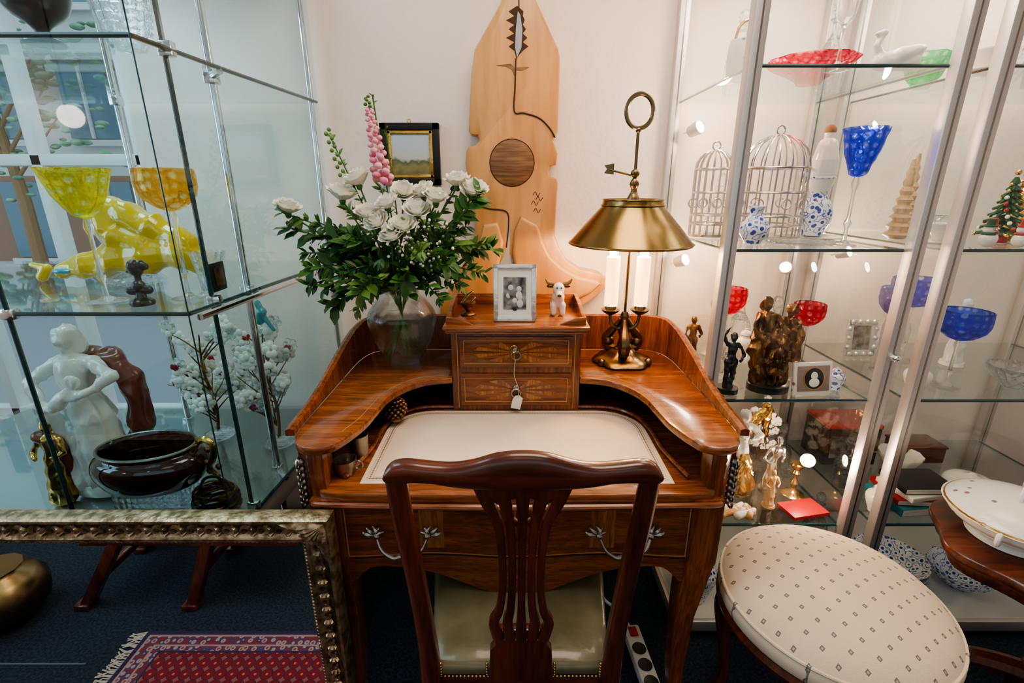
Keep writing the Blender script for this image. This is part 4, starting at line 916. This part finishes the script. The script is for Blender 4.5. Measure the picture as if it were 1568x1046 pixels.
for k in range(9):
    for j in range(12):
        a=j*.5236+k*.26;r=.028*math.sin((k+1)/10*pi)+.003;b.ball((r*math.cos(a),r*math.sin(a),.012+k*.0085),.0075,'bronze',6,(1,1,.6))
b.lathe([(0,0.005),(.02,.01),(.022,.05),(0,.085)],'bronze');b.make('pine_cone',(-.335,1.255,.782))
# ------------------------------------------------------------ vase with flowers
vx,vy,vz=-.345,1.465,.890
E=empty('vase_of_flowers',(vx,vy,vz))
b=MB();o=cr([(.045,0),(.05,.01),(.062,.03),(.088,.08),(.102,.135),(.100,.165),(.078,.20),(.058,.222),(.060,.238),(.075,.25)],3)
vs=[];fs=[];sg_=48
pr=[(x,z,1) for x,z in o]+[(x-.005,z+.001,0) for x,z in o[::-1] if z>.012]
for i,(r,z,outer) in enumerate(pr):
    for k in range(sg_):
        a=2*pi*k/sg_+z*3.2;q=r*(1+(.035*abs(math.cos(8*(a-z*6))) if outer else 0));vs.append((q*math.cos(a),q*math.sin(a),z))
for i in range(len(pr)-1):
    for k in range(sg_): l=(k+1)%sg_;fs.append((i*sg_+k,i*sg_+l,(i+1)*sg_+l,(i+1)*sg_+k))
fs.append(list(range(sg_)));fs.append([(len(pr)-1)*sg_+k for k in range(sg_)])
b.add(vs,fs,'vaseg');b.make('glass_vase',parent=E)
b=MB()
def W(x,y,z): return Vector((x-vx,y-vy,z-vz))
def leaf(p,d,L,w,n,mat):
    d=d.normalized();s_=d.cross(n)
    if s_.length<1e-4: s_=d.orthogonal()
    s_.normalize();u=s_.cross(d)
    f=lambda t,o,h:tuple(p+d*L*t+s_*w*o+u*(h*L))
    vs=[f(0,0,0),f(.3,-.8,.05),f(.3,0,0),f(.3,.8,.05),f(.65,-.85,.02),f(.65,0,-.03),f(.65,.85,.02),f(1,0,-.12)]
    b.add(vs,[(0,2,1),(0,3,2),(1,2,5,4),(2,3,6,5),(4,5,7),(5,6,7)],mat)
tips=[(-.64,1.44,1.31),(-.655,1.42,1.36),(-.62,1.46,1.24),(-.58,1.40,1.20),(-.54,1.38,1.15),(-.50,1.52,1.36),(-.52,1.42,1.28),(-.47,1.34,1.20),(-.45,1.38,1.30),(-.42,1.33,1.15),
(-.36,1.34,1.24),(-.33,1.36,1.30),(-.30,1.33,1.18),(-.25,1.34,1.26),(-.22,1.40,1.34),(-.18,1.36,1.22),(-.13,1.42,1.32),(-.07,1.44,1.27),(-.06,1.46,1.25),(-.15,1.40,1.15),(-.20,1.35,1.12),(-.12,1.52,1.40),(-.17,1.50,1.43),(-.4,1.56,1.42),(-.52,1.5,1.56),(-.38,1.46,1.66),(-.36,1.5,1.58),(-.10,1.40,1.40),(-.56,1.44,1.33),(-.45,1.36,1.09),(-.52,1.40,1.10),(-.60,1.42,1.15),(-.09,1.40,1.19)]
for ti,t in enumerate(tips):
    tip=W(*t);base=Vector((R.uniform(-.02,.02),R.uniform(-.02,.02),.235));mid=base*.55+tip*.45+Vector((0,0,.05 if t[2]<1.4 else 0))
    path=[Vector(p) for p in cr([tuple(base),tuple(mid),tuple(tip)],8)]
    b.tube([tuple(p) for p in path],[.0022]*len(path),'stem',seg=5)
    big=ti%3==0;thin=t[2]>1.5;mat='leaf2' if (ti%4==1 or thin) else 'leaf';n=len(path)
    for i in range(3,n):
        for s_ in (-1,1):
            for rep in range(2):
                d=(path[min(i+1,n-1)]-path[i-1]).normalized();side=Vector((R.uniform(-.3,.3),R.uniform(-1,1),R.uniform(-1,1)));side=(side-d*side.dot(d)).normalized()
                L=(.052 if big else .034)*R.uniform(.7,1.25)*(.45 if thin else 1);leaf(path[i]+d*R.uniform(-.01,.01),d*.7+side*s_,L,L*(.26 if big else .2),Vector((R.uniform(-.5,.5),-.6,.8)),mat)
for k in range(140):
    a=R.uniform(0,2*pi);r=R.uniform(.03,.15);z=R.uniform(.24,.42);p=Vector((r*math.cos(a)*1.25,r*math.sin(a)*.8-.01,z));d=Vector((math.cos(a),math.sin(a)*.8,R.uniform(-.3,.6)));leaf(p,d,R.uniform(.04,.075),R.uniform(.009,.016),Vector((0,-.5,.9)),R.choice(['leaf','leaf','leaf2']))
for k in range(14):
    a=R.uniform(0,6.28);b.tube([(.03*math.cos(a),.03*math.sin(a),.24),(.0,0,.16),(-.05*math.cos(a),-.05*math.sin(a),.02+R.uniform(0,.03))],.0028,'stem',seg=5,sm=4)
for k in range(90):
    b.ball(W(-.25+R.gauss(0,.045),1.36+R.gauss(0,.02),1.27+R.gauss(0,.04)),.0042,R.choice(['petal','leaf2']),6)
b.make('foliage',parent=E)
b=MB()
def rose(c,r):
    T=Matrix.Translation(c)@Matrix.Rotation(R.uniform(-.5,.5),4,'Y')@Matrix.Rotation(R.uniform(.1,.8),4,'X')@Matrix.Rotation(R.uniform(0,6),4,'Z')
    b.T=T
    for op,n,hh in ((1.0,6,.85),(.78,5,1.0),(.52,4,1.1),(.28,3,1.12)):
        off=R.uniform(0,6)
        for k in range(n):
            a0=off+k*2*pi/n;vs=[];fs=[];wv=R.uniform(0,6)
            for i in range(6):
                v=i/5
                for j in range(7):
                    u=(j-3)/3;a=a0+u*(pi/n*1.35)*(1-.25*v*v*abs(u));wav=.06*math.sin(u*5+wv)*v*v
                    rad=r*(.12+op*.95*math.sin(min(v*1.7,1.57))+.14*op*max(0,v-.65)*3+wav);z=r*(-.5+1.15*hh*v*(1-.10*u*u)-.18*op*max(0,v-.75)*4*op+wav)
                    vs.append((rad*math.cos(a),rad*math.sin(a),z))
            for i in range(5):
                for j in range(6): q=i*7+j;fs.append((q,q+1,q+8,q+7))
            b.add(vs,fs,'petal')
    b.T=Matrix.Identity(4)
rs=[(-.641,1.43,1.371),(-.43,1.43,1.450),(-.478,1.42,1.409),(-.31,1.44,1.415),(-.347,1.40,1.385),(-.268,1.41,1.365),(-.375,1.38,1.335),(-.405,1.40,1.357),(-.255,1.45,1.415),(-.156,1.45,1.445),(-.108,1.43,1.42),(-.303,1.375,1.325),(-.215,1.42,1.40),(-.33,1.36,1.30)]
for p in rs:
    r=R.uniform(.029,.036);rose(W(*p),r)
    b.lathe([(0,-.012),(.006,-.01),(.010,0),(.008,.008)],'stem',tuple(W(p[0],p[1],p[2]-r*.55)),8)
    b.tube([tuple(W(p[0],p[1],p[2]-r*.5)),tuple(W((p[0]+vx)/2,p[1]+.01,(p[2]+1.13)/2)),(0,0,.235)],.0025,'stem',seg=5,sm=5)
for k in range(46):
    t=k/45;c=W(-.392+.028*t-.0,1.44,1.66-.22*t);a=k*2.4
    rr_=.005+.008*t;b.ball(c+Vector((math.cos(a)*.017*(t+.3),math.sin(a)*.017*(t+.3),0)),rr_,'pink' if t>.12 else 'leaf2',8,(1,1,.8))
for k in range(12):
    t=k/11;b.ball(W(-.515+.03*t,1.46,1.58-.12*t)+Vector((.006*(-1)**k,0,0)),.006,'leaf2',6)
b.make('blossoms',parent=E)
# ------------------------------------------------------------ carving on the wall
b=MB()
L_=[(-.0,2.06),(-.038,1.97),(-.120,1.848),(-.1325,1.775),(-.1456,1.606),(-.137,1.594),(-.115,1.592),(-.110,1.578),(-.122,1.562),(-.148,1.556),(-.156,1.54),(-.16,1.504),(-.146,1.42),(-.128,1.32),(-.136,1.265),(-.167,1.177),(-.2215,1.083),(-.27,1.01),(-.27,.93)]
R_=[(.03,2.06),(.0816,1.97),(.149,1.848),(.155,1.82),(.154,1.604),(.138,1.578),(.156,1.535),(.152,1.50),(.130,1.494),(.124,1.48),(.130,1.462),(.154,1.456),(.159,1.441),(.155,1.334),(.153,1.262),(.172,1.215),(.2,1.175),(.25,1.142),(.32,1.128),(.358,1.10),(.345,1.07),(.30,1.03),(.24,.99),(.2,.93)]
yf=1.755
b.prism([(x,z) for x,z in L_]+[(x,z) for x,z in R_[::-1]],yf,YW-.002,'carve',axis='y',bev=.010)
ins=lambda pts,m,y=yf: b.prism(pts,y-.0015,y+.004,m,axis='y',bev=0)
circ=[(.0+.074*math.cos(k*pi/20),1.505+.074*math.sin(k*pi/20)) for k in range(40)]
b.prism(circ,yf-.002,yf+.01,'carve2',axis='y',bev=.001)
b.torus((0,yf,1.505),.076,.0015,'groove','y',40)
tl=[(.016,1.965)];
for k in range(5): tl+=[(-.004-.008*(k%2)-.006,1.95-k*.024),(.008,1.938-k*.024)]
tr=[]
for k in range(5): tr+=[(.034,1.842+k*.024),(.052-.004*k,1.854+k*.024)]
ins(tl+[(.014,1.82)]+tr,'groove');ins([(.018,1.95),(.012,1.90),(.010,1.85),(.016,1.822),(.030,1.85),(.033,1.90),(.026,1.94)],'grey',yf-.002)
b.tube([(.02,yf,2.05),(.022,yf,1.95)],.002,'groove')
b.tube([(.012,yf-.0005,1.82),(.010,yf-.0005,1.74),(.008,yf-.0005,1.665),(.04,yf-.0005,1.66),(.09,yf-.0005,1.645),(.125,yf-.0005,1.615),(.145,yf-.0005,1.585)],.0026,'groove',sm=5)
ins([(-.05,1.80),(-.005,1.805),(.008,1.795),(.055,1.795),(.03,1.785),(.01,1.788),(.008,1.77),(.0,1.788),(-.02,1.798)],'carve2')
b.tube([(-.13,yf-.0005,1.37),(-.08,yf-.0005,1.355),(-.02,yf-.0005,1.345),(-.012,yf-.0005,1.30),(-.02,yf-.0005,1.22)],.0026,'groove',sm=5)
ins([(-.012,1.345),(-.006,1.28),(-.010,1.20),(.012,1.16),(-.005,1.155),(-.03,1.155),(-.045,1.16),(-.022,1.21),(-.018,1.28)],'grey')
# skirt in raised, planed relief at the foot
b.prism([(.03,1.33),(.09,1.30),(.115,1.24),(.14,1.19),(.185,1.15),(.24,1.12),(.31,1.105),(.325,1.09),(.29,1.055),(.22,1.02),(.03,1.0),(.012,1.13),(.0,1.20),(.008,1.28)],yf-.016,yf+.01,'carve',axis='y',bev=.014,smooth=True,segs=5)
b.prism([(-.05,1.31),(-.028,1.24),(-.05,1.14),(-.05,1.0),(-.22,1.0),(-.19,1.08),(-.145,1.17),(-.115,1.25),(-.10,1.30)],yf-.016,yf+.01,'carve',axis='y',bev=.014,smooth=True,segs=5)
for i,(sx,sz) in enumerate(((.085,1.40),(.08,1.37),(.088,1.345),(.095,1.385))): b.tube([(sx-.012,yf,sz),(sx-.004,yf,sz+.012),(sx+.004,yf,sz-.004),(sx+.012,yf,sz+.008)],.0012,'groove',sm=3,seg=5)
b.make('carved_wood_wall_sculpture')
b=MB();w,h=.205,.205
for x in (-w/2+.012,w/2-.012): b.bb(x-.012,x+.012,-.012,.012,-h/2,h/2,'blackw',.003)
for z in (-h/2+.012,h/2-.012): b.bb(-w/2,w/2,-.012,.012,z-.012,z+.012,'blackw',.003)
for x in (-w/2+.030,w/2-.030): b.bb(x-.007,x+.007,-.008,.01,-h/2+.022,h/2-.022,'gold',.003)
for z in (-h/2+.030,h/2-.030): b.bb(-w/2+.022,w/2-.022,-.008,.01,z-.007,z+.007,'gold',.003)
b.bb(-w/2+.03,w/2-.03,-.004,.01,-.07,.07,'paint',0)
b.torus((0,0,.108),.006,.0015,'gbrass','y',12)
b.make('framed_landscape_painting',(-.355,YW-.0135,1.535))
# ------------------------------------------------------------ lights / world / camera
light('ceiling_light','AREA',(.25,.85,2.68),23,(1,.82,.65),1.0,(0,0,0),.8)
light('ceiling_light','AREA',(.2,-1.0,2.68),5,(1,.86,.72),1.0)
light('ceiling_light','AREA',(-1.5,.9,2.68),14,(.72,.89,1),.9)
light('window_daylight','AREA',(-2.8,.5,1.7),20,(.60,.83,1),1.2,(0,math.radians(-90),0),1.1)
light('cabinet_light','AREA',(.80,1.5,2.09),6,(1,.82,.66),.35);light('cabinet_light','AREA',(1.5,1.5,2.09),7,(1,.82,.66),.5)
light('cabinet_light','AREA',(-1.3,1.4,2.07),6,(.70,.91,1),.4)
w=bpy.data.worlds.new('World');bpy.context.scene.world=w;w.use_nodes=True
bg=w.node_tree.nodes['Background'];bg.inputs[0].default_value=(.72,.88,1,1);bg.inputs[1].default_value=1.15
try: bpy.context.scene.view_settings.look='AgX - Medium High Contrast'
except Exception: pass
cam=bpy.data.cameras.new('camera');co=bpy.data.objects.new('camera',cam);COL.objects.link(co)
co.location=(0,0,1.43);co.rotation_euler=(math.radians(90-17.8),0,0);cam.lens=17;cam.sensor_width=36;cam.clip_start=.02
bpy.context.scene.camera=co
